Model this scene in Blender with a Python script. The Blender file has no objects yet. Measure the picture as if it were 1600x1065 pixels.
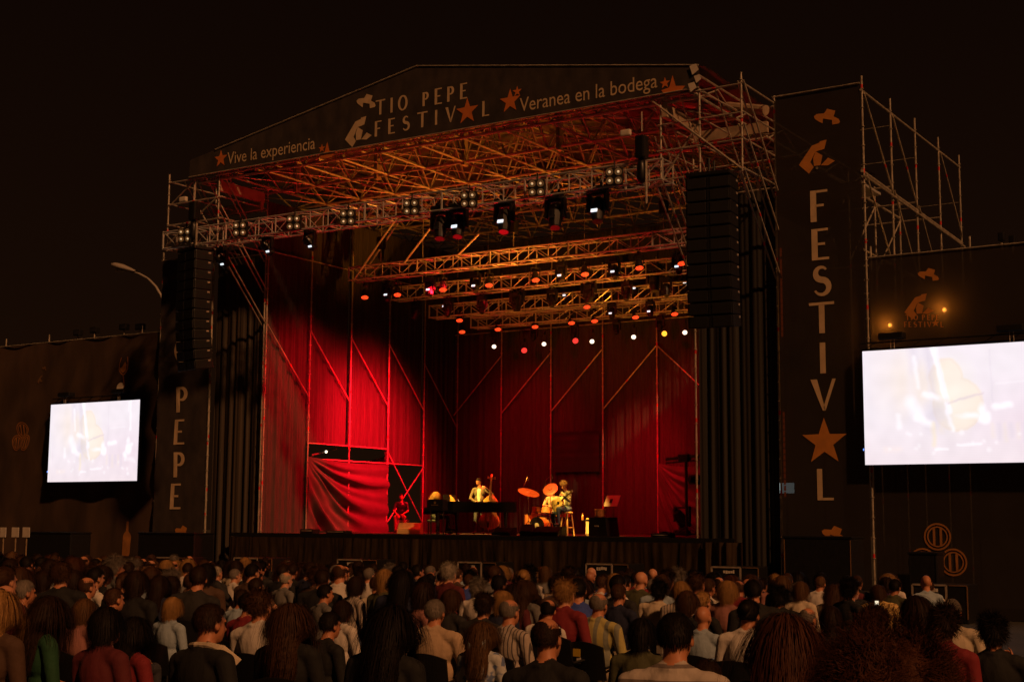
import bpy, bmesh, math, random
from mathutils import Vector, Matrix, noise
from mathutils.geometry import tessellate_polygon
rad = math.radians
random.seed(7)
scene = bpy.context.scene

# ------------------------------------------------------------------ camera
FPX, CXP, CYP = 2203.0, 800.0, 532.5
YAW, PITCH, ROLL = rad(32.8), rad(7.3), rad(0.35)
CAM = Vector((32.2, -34.6, 2.25))
cam_data = bpy.data.cameras.new("camera")
cam = bpy.data.objects.new("camera", cam_data)
scene.collection.objects.link(cam)
cam_data.sensor_width = 36.0
cam_data.lens = FPX * 36.0 / 1600.0
cam_data.clip_start = 0.1
cam_data.clip_end = 2000.0
FW = Vector((-math.sin(YAW) * math.cos(PITCH), math.cos(YAW) * math.cos(PITCH), math.sin(PITCH)))
R0 = Vector((math.cos(YAW), math.sin(YAW), 0))
U0 = R0.cross(FW)
RT = R0 * math.cos(ROLL) + U0 * math.sin(ROLL)
UP = U0 * math.cos(ROLL) - R0 * math.sin(ROLL)
cam.matrix_world = Matrix(((RT.x, UP.x, -FW.x, CAM.x), (RT.y, UP.y, -FW.y, CAM.y), (RT.z, UP.z, -FW.z, CAM.z), (0, 0, 0, 1)))
scene.camera = cam

# ------------------------------------------------------------------ exposure
scene.view_settings.view_transform = 'Standard'
scene.view_settings.look = 'None'
scene.view_settings.exposure = 0.0
scene.view_settings.gamma = 1.0
scene.cycles.use_denoising = True
scene.cycles.max_bounces = 5
scene.cycles.diffuse_bounces = 2
scene.cycles.glossy_bounces = 3
scene.cycles.transmission_bounces = 2
scene.cycles.transparent_max_bounces = 6
scene.cycles.sample_clamp_indirect = 4.0

# ------------------------------------------------------------------ night sky
world = bpy.data.worlds.new("World")
scene.world = world
world.use_nodes = True
nt = world.node_tree
bgn = nt.nodes["Background"]
tc = nt.nodes.new("ShaderNodeTexCoord")
sx = nt.nodes.new("ShaderNodeSeparateXYZ")
rp = nt.nodes.new("ShaderNodeValToRGB")
rp.color_ramp.elements[0].position = 0.0
rp.color_ramp.elements[0].color = (0.0095, 0.0036, 0.0013, 1)
rp.color_ramp.elements[1].position = 0.45
rp.color_ramp.elements[1].color = (0.0030, 0.0012, 0.0007, 1)
nt.links.new(tc.outputs["Generated"], sx.inputs[0])
nt.links.new(sx.outputs["Z"], rp.inputs[0])
nt.links.new(rp.outputs[0], bgn.inputs[0])
bgn.inputs[1].default_value = 1.0

# ------------------------------------------------------------------ lights
def lamp_sun(name, src, strength, col, angle):
    d = bpy.data.lights.new(name, 'SUN')
    d.energy = strength; d.color = col; d.angle = angle
    o = bpy.data.objects.new(name, d)
    scene.collection.objects.link(o)
    o.rotation_euler = Vector(src).to_track_quat('Z', 'Y').to_euler()
    return o
def lamp_spot(name, loc, to, watts, col, size_deg, blend=0.5, soft=0.1):
    d = bpy.data.lights.new(name, 'SPOT')
    d.energy = watts; d.color = col; d.spot_size = rad(size_deg); d.spot_blend = blend; d.shadow_soft_size = soft
    o = bpy.data.objects.new(name, d)
    scene.collection.objects.link(o)
    o.location = loc
    o.rotation_euler = (Vector(loc) - Vector(to)).to_track_quat('Z', 'Y').to_euler()
    return o
EL = rad(36)
lamp_sun("flood_light", (0.90 * math.cos(EL), -0.436 * math.cos(EL), math.sin(EL)), 1.80, (1.0, 0.42, 0.155), rad(2.0))
RED = (1.0, 0.004, 0.012)
# red wash lamps: at the truss lines; footlight and front pair are added, without fixtures
lamp_spot("red_spot", (6.2, 3.0, 9.9), (0.1, 5.6, 5.2), 38000, RED, 48, 1.0, 0.9)
lamp_spot("red_spot", (5.0, 3.0, 9.9), (0.1, 1.7, 5.2), 6800, RED, 76, 1.0, 0.4)
lamp_spot("red_spot", (5.4, 5.8, 9.9), (0.1, 4.4, 2.6), 6500, RED, 56, 1.0, 0.3)
lamp_spot("red_spot", (9.0, 5.4, 9.7), (8.5, 11.1, 4.2), 4300, RED, 36, 1.0, 0.3)
lamp_spot("red_spot", (4.4, 5.4, 9.7), (3.6, 11.1, 5.6), 1300, RED, 50, 1.0, 0.3)
lamp_spot("red_spot", (11.6, 5.4, 9.7), (10.8, 11.1, 5.8), 1700, RED, 50, 1.0, 0.3)
lamp_spot("red_spot", (7.5, 3.0, 9.9), (6.6, 4.5, 1.84), 6500, RED, 50, 1.0, 0.2)
lamp_spot("red_spot", (12.5, 3.0, 9.9), (10.5, 4.0, 1.84), 4500, RED, 50, 1.0, 0.2)
lamp_spot("red_spot", (8.0, 0.6, 2.0), (8.0, -0.9, 13.3), 3000, RED, 100, 0.8, 0.2)  # added footlight at deck level, without a fixture, reddens the roof edge
lamp_spot("red_spot", (5.0, -0.9, 9.6), (4.5, 11.1, 5.0), 1500, RED, 62, 1.0, 0.3)
lamp_spot("red_spot", (11.0, -0.9, 9.6), (9.5, 11.1, 5.0), 1500, RED, 62, 1.0, 0.3)
KEY = (1.0, 0.60, 0.09)
# warm key lamps below the front truss
lamp_spot("key_spot", (5.4, -3.1, 10.2), (5.6, 3.5, 2.9), 27000, KEY, 16, 0.7, 0.08)
lamp_spot("key_spot", (10.2, -3.1, 10.2), (10.8, 2.5, 2.7), 20000, KEY, 10.5, 0.7, 0.08)
lamp_spot("key_spot", (8.6, -3.1, 10.2), (8.25, 4.7, 2.75), 16000, KEY, 11, 0.7, 0.08)
AMB = (1.0, 0.30, 0.024)
# added amber fill lamps without fixtures, to brighten trusses, poles and roof
lamp_spot("amber_fill", (13.8, 8.6, 2.35), (9.4, 3.6, 10.4), 9500, AMB, 40, 1.0, 0.15)
lamp_spot("amber_fill", (9.6, 0.5, 2.05), (7.8, 6.5, 10.2), 2000, AMB, 70, 1.0, 0.15)
lamp_spot("amber_fill", (14.5, 1.6, 7.4), (6.5, 3.2, 10.9), 5500, AMB, 28, 1.0, 0.15)

# ------------------------------------------------------------------ helpers
def ray(px, py):
    return FW + RT * ((px - CXP) / FPX) + UP * ((CYP - py) / FPX)
def at_y(px, py, Y):
    d = ray(px, py); return CAM + d * ((Y - CAM.y) / d.y)
def at_x(px, py, X):
    d = ray(px, py); return CAM + d * ((X - CAM.x) / d.x)
def at_d(px, py, D):
    return CAM + ray(px, py) * D
def proj(p):
    v = Vector(p) - CAM; z = v.dot(FW)
    return CXP + FPX * v.dot(RT) / z, CYP - FPX * v.dot(UP) / z, z

def mat(name, col, rough=0.7, metal=0.0, var=0.0, scale=8.0, emit=None, estr=0.0, bump=0.0, bscale=30.0, spec=0.5, stretch=None, sheen=0.0):
    m = bpy.data.materials.new(name); m.use_nodes = True
    t = m.node_tree; b = t.nodes["Principled BSDF"]
    b.inputs["Base Color"].default_value = (*col, 1); b.inputs["Roughness"].default_value = rough
    b.inputs["Metallic"].default_value = metal; b.inputs["Specular IOR Level"].default_value = spec
    if sheen: b.inputs["Sheen Weight"].default_value = sheen
    if var > 0 or bump > 0:
        c = t.nodes.new("ShaderNodeTexCoord"); mp = t.nodes.new("ShaderNodeMapping")
        t.links.new(c.outputs["Object"], mp.inputs[0])
        if stretch: mp.inputs["Scale"].default_value = stretch
    if var > 0:
        n = t.nodes.new("ShaderNodeTexNoise"); n.inputs["Scale"].default_value = scale; n.inputs["Detail"].default_value = 5
        r = t.nodes.new("ShaderNodeValToRGB")
        r.color_ramp.elements[0].position = 0.3; r.color_ramp.elements[1].position = 0.7
        r.color_ramp.elements[0].color = (*[c_ * (1 - var) for c_ in col], 1)
        r.color_ramp.elements[1].color = (*[min(1, c_ * (1 + var)) for c_ in col], 1)
        t.links.new(mp.outputs[0], n.inputs[0]); t.links.new(n.outputs[0], r.inputs[0]); t.links.new(r.outputs[0], b.inputs["Base Color"])
    if bump > 0:
        n2 = t.nodes.new("ShaderNodeTexNoise"); n2.inputs["Scale"].default_value = bscale; n2.inputs["Detail"].default_value = 4
        bp = t.nodes.new("ShaderNodeBump"); bp.inputs["Strength"].default_value = bump; bp.inputs["Distance"].default_value = 0.02
        t.links.new(mp.outputs[0], n2.inputs[0]); t.links.new(n2.outputs[0], bp.inputs["Height"]); t.links.new(bp.outputs[0], b.inputs["Normal"])
    if emit:
        b.inputs["Emission Color"].default_value = (*emit, 1); b.inputs["Emission Strength"].default_value = estr
    return m

M = {}
M['galv'] = mat("galvanised_steel", (0.40, 0.35, 0.28), 0.42, 0.30, 0.35, 6)
M['alu'] = mat("aluminium", (0.60, 0.58, 0.55), 0.33, 0.45, 0.15, 10)
M['redtape'] = mat("red_tape", (0.55, 0.02, 0.02), 0.5)
M['beam'] = mat("painted_beam", (0.34, 0.25, 0.17), 0.6, 0, 0.3, 3)
M['black'] = mat("black_paint", (0.008, 0.008, 0.0085), 0.42, 0, 0.3, 12)
M['blackgloss'] = mat("black_lacquer", (0.008, 0.008, 0.008), 0.08)
M['grille'] = mat("black_grille", (0.006, 0.006, 0.006), 0.6, 0.2, 0.3, 60, bump=0.3, bscale=200)
M['drape'] = mat("black_drape", (0.033, 0.028, 0.026), 0.85, 0, 0.3, 3, bump=0.12, bscale=9, stretch=(6, 6, 0.5))
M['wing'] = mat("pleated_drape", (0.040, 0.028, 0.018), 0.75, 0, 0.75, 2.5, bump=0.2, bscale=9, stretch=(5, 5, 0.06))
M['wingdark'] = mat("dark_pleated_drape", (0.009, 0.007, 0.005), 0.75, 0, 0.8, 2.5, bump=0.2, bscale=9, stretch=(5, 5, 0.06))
M['swag'] = mat("swag_cloth", (0.040, 0.036, 0.034), 0.6, 0, 0.2, 4, sheen=0.2)
M['skirt'] = mat("skirt_cloth", (0.034, 0.022, 0.012), 0.22, 0, 0.5, 2, bump=0.3, bscale=5, stretch=(3, 3, .6))
M['banner'] = mat("printed_mesh", (0.030, 0.021, 0.017), 0.75, 0, 0.5, 2.6, bump=0.7, bscale=3.0, stretch=(1, 1, 0.6), sheen=0.05)
M['fencecloth'] = mat("fence_cloth", (0.052, 0.029, 0.016), 0.8, 0, 0.5, 0.7, bump=0.8, bscale=1.1, stretch=(1.6, 1, 0.45))
M['cream'] = mat("cream_print", (0.58, 0.44, 0.28), 0.8, 0, 0.12, 4)
M['orange'] = mat("orange_print", (0.58, 0.155, 0.022), 0.8, 0, 0.12, 4)
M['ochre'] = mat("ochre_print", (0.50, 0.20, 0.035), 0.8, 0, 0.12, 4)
M['midprint'] = mat("mid_ochre_print", (0.33, 0.135, 0.03), 0.85, 0, 0.2, 4)  # ochre print in a middle tone
M['dimprint'] = mat("dark_ochre_print", (0.17, 0.085, 0.03), 0.85, 0, 0.2, 4)  # ochre print in a darker tone, also used for box edges
M['roof'] = mat("roof_sheet", (0.075, 0.058, 0.045), 0.7, 0, 0.3, 1.2, bump=0.4, bscale=1.5)
M['deck'] = mat("stage_deck", (0.07, 0.055, 0.05), 0.45, 0, 0.4, 3)
M['ground'] = mat("asphalt", (0.035, 0.032, 0.028), 0.9, 0, 0.4, 0.8, bump=0.3, bscale=40)
M['brass'] = mat("brass", (0.75, 0.52, 0.16), 0.3, 0.85, 0.2, 8)
M['chrome'] = mat("chrome", (0.7, 0.7, 0.7), 0.15, 1.0)
M['bassw'] = mat("amber_varnish", (0.58, 0.30, 0.08), 0.3, 0, 0.35, 5, stretch=(4, 4, .7))
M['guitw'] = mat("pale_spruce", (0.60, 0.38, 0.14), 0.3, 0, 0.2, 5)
M['darkw'] = mat("dark_wood", (0.05, 0.025, 0.012), 0.35, 0, 0.3, 6)
M['drumred'] = mat("drum_shell", (0.50, 0.19, 0.06), 0.3, 0, 0.3, 20)
M['skinhead'] = mat("drum_head", (0.75, 0.70, 0.6), 0.5)
M['white'] = mat("white_board", (0.62, 0.56, 0.48), 0.7, 0, 0.1, 4)
M['stake'] = mat("wood_stake", (0.22, 0.15, 0.08), 0.8, 0, 0.3, 8)
M['edge'] = mat("light_edge_trim", (0.36, 0.30, 0.24), 0.55, 0.2, 0.2, 8)
M['plastic'] = mat("black_plastic", (0.007, 0.007, 0.0075), 0.4, 0, 0.2, 8, bump=0.1, bscale=60)
M['yellow'] = mat("yellow_sticker", (0.55, 0.36, 0.02), 0.6)
M['paper'] = mat("white_sticker", (0.6, 0.56, 0.5), 0.7)
M['green'] = mat("green_sticker", (0.25, 0.42, 0.05), 0.6)
M['lampgrey'] = mat("grey_enamel", (0.38, 0.34, 0.30), 0.5, 0.2, 0.1, 5)
M['sodium'] = mat("sodium_lamp", (0.8, 0.5, 0.2), 0.4, emit=(1.0, 0.36, 0.05), estr=16)
M['whitelens'] = mat("lit_lens", (0.8, 0.8, 0.8), 0.2, emit=(1.0, 0.93, 0.72), estr=1.5)
M['coldlens'] = mat("cold_lit_lens", (0.8, 0.8, 0.8), 0.2, emit=(0.80, 0.88, 0.95), estr=1.1)
M['amberlens'] = mat("amber_lit_lens", (0.8, 0.5, 0.1), 0.2, emit=(1.0, 0.52, 0.04), estr=1.5)
M['redlens'] = mat("red_lit_lens", (0.6, 0.05, 0.03), 0.3, emit=(1.0, 0.05, 0.04), estr=1.0)
M['darklens'] = mat("dark_glass", (0.02, 0.02, 0.025), 0.05)
M['bulb'] = mat("dim_bulb", (0.8, 0.7, 0.5), 0.3, emit=(1.0, 0.72, 0.38), estr=0.45)
M['dish'] = mat("reflector_dish", (0.55, 0.48, 0.36), 0.25, 0.6)
M['ledstrip'] = mat("red_led_strip", (0.5, 0.05, 0.02), 0.4, emit=(1.0, 0.10, 0.01), estr=0.55)
M['monitor'] = mat("lit_monitor", (0.5, 0.5, 0.5), 0.3, emit=(0.72, 0.85, 0.85), estr=0.9)
M['statusled'] = mat("status_light", (0.9, 0.9, 0.9), 0.3, emit=(1.0, 0.85, 0.6), estr=2.5)
M['blueled'] = mat("blue_light", (0.1, 0.2, 0.9), 0.3, emit=(0.1, 0.25, 1.0), estr=2.0)
M['phone'] = mat("phone_light", (0.9, 0.9, 0.9), 0.3, emit=(1.0, 0.85, 0.6), estr=1.6)

def led_mat():
    m = bpy.data.materials.new("led_cluster"); m.use_nodes = True
    t = m.node_tree; b = t.nodes["Principled BSDF"]
    b.inputs["Base Color"].default_value = (0.05, 0.01, 0.01, 1)
    c = t.nodes.new("ShaderNodeTexCoord"); v = t.nodes.new("ShaderNodeTexVoronoi"); v.inputs["Scale"].default_value = 24
    r = t.nodes.new("ShaderNodeValToRGB")
    r.color_ramp.elements[0].position = 0.25; r.color_ramp.elements[0].color = (1.0, 0.11, 0.012, 1)
    r.color_ramp.elements[1].position = 0.62; r.color_ramp.elements[1].color = (0.55, 0.008, 0.006, 1)
    t.links.new(c.outputs["Object"], v.inputs[0]); t.links.new(v.outputs["Distance"], r.inputs[0])
    t.links.new(r.outputs[0], b.inputs["Emission Color"]); b.inputs["Emission Strength"].default_value = 1.9
    return m
M['led'] = led_mat()

def mesh_cloth(name, col):            # woven mesh that lets a lamp behind glow through
    m = bpy.data.materials.new(name); m.use_nodes = True
    t = m.node_tree; b = t.nodes["Principled BSDF"]; out = t.nodes["Material Output"]
    b.inputs["Roughness"].default_value = 0.8
    c = t.nodes.new("ShaderNodeTexCoord"); n = t.nodes.new("ShaderNodeTexNoise"); n.inputs["Scale"].default_value = 1.3; n.inputs["Detail"].default_value = 5
    r = t.nodes.new("ShaderNodeValToRGB")
    r.color_ramp.elements[0].color = (*[x * 0.6 for x in col], 1); r.color_ramp.elements[1].color = (*[x * 1.4 for x in col], 1)
    bp = t.nodes.new("ShaderNodeBump"); bp.inputs["Strength"].default_value = 0.6; bp.inputs["Distance"].default_value = 0.03
    tr = t.nodes.new("ShaderNodeBsdfTranslucent"); tr.inputs[0].default_value = (0.10, 0.07, 0.04, 1)
    tp = t.nodes.new("ShaderNodeBsdfTransparent")
    a1 = t.nodes.new("ShaderNodeMixShader"); a1.inputs[0].default_value = 0.45
    a2 = t.nodes.new("ShaderNodeMixShader"); a2.inputs[0].default_value = 0.05
    L = t.links.new
    L(c.outputs["Object"], n.inputs[0]); L(n.outputs[0], r.inputs[0]); L(r.outputs[0], b.inputs["Base Color"]); L(n.outputs[0], bp.inputs["Height"]); L(bp.outputs[0], b.inputs["Normal"])
    L(b.outputs[0], a1.inputs[1]); L(tr.outputs[0], a1.inputs[2]); L(a1.outputs[0], a2.inputs[1]); L(tp.outputs[0], a2.inputs[2]); L(a2.outputs[0], out.inputs[0])
    return m
M['meshcloth'] = mesh_cloth("see_through_mesh", (0.026, 0.020, 0.016))

def tag(o, label=None, cat=None, group=None, kind=None):
    if label: o["label"] = label
    if cat: o["category"] = cat
    if group: o["group"] = group
    if kind: o["kind"] = kind
    return o
def thing(name, label, cat, loc=(0, 0, 0), group=None, rz=0.0):
    o = bpy.data.objects.new(name, None); scene.collection.objects.link(o)
    o.empty_display_size = 0.2
    o.location = loc; o.rotation_euler = (0, 0, rz)
    return tag(o, label, cat, group)
def copy_tree(o, parent=None):
    c = o.copy(); scene.collection.objects.link(c)
    if parent: c.parent = parent
    for ch in [x for x in KIDS.get(o.name, [])]:
        copy_tree(ch, c)
    return c
KIDS = {}

def frame_of(d):
    d = d.normalized()
    a = Vector((0, 0, 1)) if abs(d.z) < 0.9 else Vector((1, 0, 0))
    u = d.cross(a).normalized(); v = d.cross(u).normalized()
    return u, v

class MB:
    def __init__(s): s.v = []; s.f = []; s.m = []
    def add(s, vs, fs, mi=0):
        k = len(s.v); s.v += [tuple(x) for x in vs]
        for f in fs: s.f.append([k + i for i in f]); s.m.append(mi)
        return s
    def box(s, c, size, mi=0, rot=None):
        x, y, z = [a / 2 for a in size]
        P = [Vector((i, j, k)) for i in (-x, x) for j in (-y, y) for k in (-z, z)]
        if rot is not None: P = [rot @ p for p in P]
        P = [p + Vector(c) for p in P]
        return s.add(P, [(0, 1, 3, 2), (4, 6, 7, 5), (0, 4, 5, 1), (2, 3, 7, 6), (0, 2, 6, 4), (1, 5, 7, 3)], mi)
    def bbox(s, c, size, b=0.01, mi=0, rot=None):        # box with chamfered vertical and horizontal edges
        bm = bmesh.new(); bmesh.ops.create_cube(bm, size=1.0)
        for v in bm.verts: v.co = Vector((v.co.x * size[0], v.co.y * size[1], v.co.z * size[2]))
        bmesh.ops.bevel(bm, geom=list(bm.edges), offset=b, segments=2, affect='EDGES', profile=0.6)
        bm.verts.index_update()
        P = [v.co.copy() for v in bm.verts]
        if rot is not None: P = [rot @ p for p in P]
        s.add([p + Vector(c) for p in P], [[v.index for v in f.verts] for f in bm.faces], mi)
        bm.free(); return s
    def tube(s, p, q, r, r2=None, n=6, mi=0, caps=True):
        p = Vector(p); q = Vector(q); r2 = r if r2 is None else r2
        if (q - p).length < 1e-6: return s
        u, v = frame_of(q - p); P = []
        for c, rr in ((p, r), (q, r2)):
            for i in range(n):
                a = 2 * math.pi * i / n
                P.append(c + u * (rr * math.cos(a)) + v * (rr * math.sin(a)))
        F = [(i, (i + 1) % n, n + (i + 1) % n, n + i) for i in range(n)]
        if caps: F += [list(range(n))[::-1], [n + i for i in range(n)]]
        return s.add(P, F, mi)
    def path(s, pts, r, n=6, mi=0):
        pts = [Vector(p) for p in pts]; rs = r if isinstance(r, (list, tuple)) else [r] * len(pts)
        P = []
        u = None
        for i, p in enumerate(pts):
            d = (pts[min(i + 1, len(pts) - 1)] - pts[max(i - 1, 0)]).normalized()
            if u is None: u, _ = frame_of(d)
            u = (u - d * u.dot(d)).normalized(); v = d.cross(u)
            for k in range(n):
                a = 2 * math.pi * k / n; P.append(p + (u * math.cos(a) + v * math.sin(a)) * rs[i])
        F = []
        for i in range(len(pts) - 1):
            for k in range(n):
                F.append((i * n + k, i * n + (k + 1) % n, (i + 1) * n + (k + 1) % n, (i + 1) * n + k))
        F += [list(range(n))[::-1], [(len(pts) - 1) * n + k for k in range(n)]]
        return s.add(P, F, mi)
    def lathe(s, origin, axis, prof, n=20, mi=0):       # prof: (distance along axis, radius)
        o = Vector(origin); a = Vector(axis).normalized(); u, v = frame_of(a); P = []
        for d, r in prof:
            for k in range(n):
                t = 2 * math.pi * k / n; P.append(o + a * d + (u * math.cos(t) + v * math.sin(t)) * max(r, 1e-4))
        F = []
        for i in range(len(prof) - 1):
            for k in range(n):
                F.append((i * n + k, i * n + (k + 1) % n, (i + 1) * n + (k + 1) % n, (i + 1) * n + k))
        if prof[0][1] > 1e-3: F.append(list(range(n))[::-1])
        if prof[-1][1] > 1e-3: F.append([(len(prof) - 1) * n + k for k in range(n)])
        return s.add(P, F, mi)
    def sphere(s, c, r, n=12, m=8, mi=0, rot=None):
        rr = r if isinstance(r, (tuple, list)) else (r, r, r); P = [Vector((0, 0, rr[2]))]
        for j in range(1, m):
            t = math.pi * j / m
            for k in range(n):
                a = 2 * math.pi * k / n
                P.append(Vector((rr[0] * math.sin(t) * math.cos(a), rr[1] * math.sin(t) * math.sin(a), rr[2] * math.cos(t))))
        P.append(Vector((0, 0, -rr[2])))
        F = [(0, 1 + k, 1 + (k + 1) % n) for k in range(n)]
        for j in range(m - 2):
            for k in range(n):
                a = 1 + j * n; F.append((a + k, a + n + k, a + n + (k + 1) % n, a + (k + 1) % n))
        a = 1 + (m - 2) * n
        F += [(a + k, len(P) - 1, a + (k + 1) % n) for k in range(n)]
        if rot is not None: P = [rot @ p for p in P]
        return s.add([p + Vector(c) for p in P], F, mi)
    def grid(s, fn, nu, nv, mi=0):
        P = [fn(i / nu, j / nv) for j in range(nv + 1) for i in range(nu + 1)]
        F = [(j * (nu + 1) + i, j * (nu + 1) + i + 1, (j + 1) * (nu + 1) + i + 1, (j + 1) * (nu + 1) + i) for j in range(nv) for i in range(nu)]
        return s.add(P, F, mi)
    def poly_y(s, pts, Y, mi=0):                          # flat polygon of (x, z) points facing the audience
        P = [Vector((x, Y, z)) for x, z in pts]
        T = tessellate_polygon([P])
        F = []
        for t in T:
            a, b, c = [P[i] for i in t]
            F.append(t if (b - a).cross(c - a).y < 0 else t[::-1])
        return s.add(P, F, mi)
    def prism(s, pts, lift, mi=0):                        # pts: 3D outline, lift: vector
        P = [Vector(p) for p in pts]; L = Vector(lift); n = len(P)
        T = [list(t) for t in tessellate_polygon([P])]
        F = [t[::-1] for t in T] + [[i + n for i in t] for t in T] + [(i, (i + 1) % n, n + (i + 1) % n, n + i) for i in range(n)]
        return s.add(P + [p + L for p in P], F, mi)
    def build(s, name, mats, parent=None, smooth=False, local=False):
        me = bpy.data.meshes.new(name)
        V = s.v
        if parent is not None and not local:
            inv = wmat(parent).inverted(); V = [inv @ Vector(v) for v in V]
        me.from_pydata([tuple(v) for v in V], [], s.f); me.validate()
        for m in (mats if isinstance(mats, (list, tuple)) else [mats]): me.materials.append(M[m] if isinstance(m, str) else m)
        if len(me.polygons) == len(s.m): me.polygons.foreach_set("material_index", s.m)
        bm = bmesh.new(); bm.from_mesh(me); bmesh.ops.recalc_face_normals(bm, faces=bm.faces) if not getattr(s, 'keep', False) else None
        bm.to_mesh(me); bm.free()
        if smooth: me.polygons.foreach_set("use_smooth", [True] * len(me.polygons))
        o = bpy.data.objects.new(name, me); scene.collection.objects.link(o)
        if parent is not None:
            o.parent = parent; KIDS.setdefault(parent.name, []).append(o)
        return o
def wmat(o):
    m = Matrix.LocRotScale(o.location, o.rotation_euler, o.scale)
    return wmat(o.parent) @ m if o.parent else m

# ------------------------------------------------------------------ ground
def gz(Y): return max(0.0, min(0.64, (-9.5 - Y) * 0.0275))
g = MB()
ys = [-160, -70, -33, -31, -28, -25, -22, -19, -16, -13, -9.5, -5, 0, 20, 200]
xs = [-220, -60, -20, 0, 15, 25, 35, 60, 250]
for j in range(len(ys)):
    for i in range(len(xs)): g.v.append((xs[i], ys[j], gz(ys[j])))
for j in range(len(ys) - 1):
    for i in range(len(xs) - 1):
        a = j * len(xs) + i; g.f.append([a, a + 1, a + 1 + len(xs), a + len(xs)]); g.m.append(0)
tag(g.build("ground", 'ground'), kind="structure")

FZ = 1.84                 # stage floor
XL, XR, YB = 0.1, 15.83, 11.1
BAY = 2.22
BX = [XL + i * (XR - XL) / 7 for i in range(8)]
WY = [i * BAY for i in range(6)]

# ------------------------------------------------------------------ stage platform
st = thing("stage_platform", "raised black concert stage with draped front skirt behind the speaker cabinets", "stage", (8, 5, 0))
MB().box((8, YB / 2, FZ - 0.06), (17.6, YB + 0.4, 0.12)).build("deck", 'deck', st)
rs = random.Random(3)
ph = [rs.uniform(0, 6.28) for _ in range(12)]
def skirt_fn(u, v):
    x = -0.9 + u * 17.9; z = (FZ - 0.13) * v + 0.01
    k = 1 - v
    q = noise.noise(Vector((x * 0.45, 3, 0)))
    w = 0.10 * noise.noise(Vector((x * (2.6 + q) + .5 * k, z * .35, 1))) * (.3 + .7 * k) + 0.05 * (abs(noise.noise(Vector((x * 6 + 1.4 * q * z, z * .3, 7)))) - .2) + .012 * noise.noise(Vector((x * 22, z * .8, 2)))
    return Vector((x + 0.10 * k * math.sin(x * 2.3), -0.30 + w, z))
sk = MB(); sk.grid(skirt_fn, 520, 8); sk.keep = True
sk.build("skirt", 'skirt', st, smooth=True)
MB().box((8.05, -0.24, FZ - 0.05), (17.9, 0.05, 0.12)).build("edge_beam", 'black', st)

# ------------------------------------------------------------------ scaffolds
def standard(parent, x, y, z0, z1, tapes=True, r=0.027):
    m = MB(); m.tube((x, y, z0), (x, y, z1), r, n=7)
    z = z0 + 0.4
    while z < z1 - 0.1:
        m.tube((x, y, z), (x, y, z + 0.014), 0.052, n=8, mi=0); z += 0.5
    if tapes:
        z = z0 + rs.uniform(0.6, 1.6)
        while z < z1 - 0.2:
            m.tube((x, y, z), (x, y, z + 0.11), r + 0.003, n=7, mi=1); z += rs.uniform(1.6, 2.4)
    return m.build("standard", ['galv', 'redtape'], parent, smooth=False)
def bar(parent, name, p, q, r=0.024, m='galv', tape=False):
    b = MB(); b.tube(p, q, r, n=7)
    if tape:
        p = Vector(p); q = Vector(q); a = p.lerp(q, rs.uniform(.25, .75)); d = (q - p).normalized()
        b.tube(a, a + d * 0.1, r + 0.003, n=7, mi=1)
    return b.build(name, [m, 'redtape'], parent)

# left and back wall frames inside the stage
lw = thing("wall_scaffold", "galvanised scaffold frame of the red-lit side wall inside the stage", "scaffold", (XL, 5.5, FZ), "scaffolding of the stage")
for i, y in enumerate(WY): standard(lw, XL + 0.09, y, FZ if i else 0, 11.9)
for i in range(5):
    bar(lw, "brace", (XL + 0.10, WY[i] + 0.02, 8.72 if i < 4 else 8.2), (XL + 0.10, WY[i + 1] - 0.02, 6.45 if i < 4 else 5.92), tape=True)
    bar(lw, "ledger", (XL + 0.06, WY[i], 11.2), (XL + 0.06, WY[i + 1], 11.2))
    bar(lw, "ledger", (XL + 0.06, WY[i], 4.35), (XL + 0.06, WY[i + 1], 4.35)) if i in (1, 2, 3) else None
    if i in (1, 2): bar(lw, "ledger", (XL + 0.06, WY[i], 4.88), (XL + 0.06, WY[i + 1], 4.88))
bar(lw, "brace", (XL + 0.08, WY[3], 4.8), (XL + 0.08, WY[4], 2.2)); bar(lw, "brace", (XL + 0.12, WY[3], 2.2), (XL + 0.12, WY[4], 4.3))
bw = thing("wall_scaffold", "galvanised scaffold frame with slanting braces across the stage back wall", "scaffold", (8, YB, FZ), "scaffolding of the stage")
for i, x in enumerate(BX[1:], 1): standard(bw, x, YB - 0.12, FZ, 11.9)
for i in range(1, 5):
    bar(bw, "brace", (BX[i - 1] + 0.02, YB - 0.14, 6.40), (BX[i] - 0.02, YB - 0.14, 8.62), tape=True)
bar(bw, "brace", (BX[4] + 0.02, YB - 0.14, 8.62), (BX[5] - 0.02, YB - 0.14, 6.6), tape=True)
bar(bw, "brace", (BX[5] + 0.02, YB - 0.14, 6.4), (BX[6] - 0.02, YB - 0.14, 8.62))
for z in (9.6, 11.3): bar(bw, "ledger", (BX[0], YB - 0.08, z), (BX[7], YB - 0.08, z))

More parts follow.
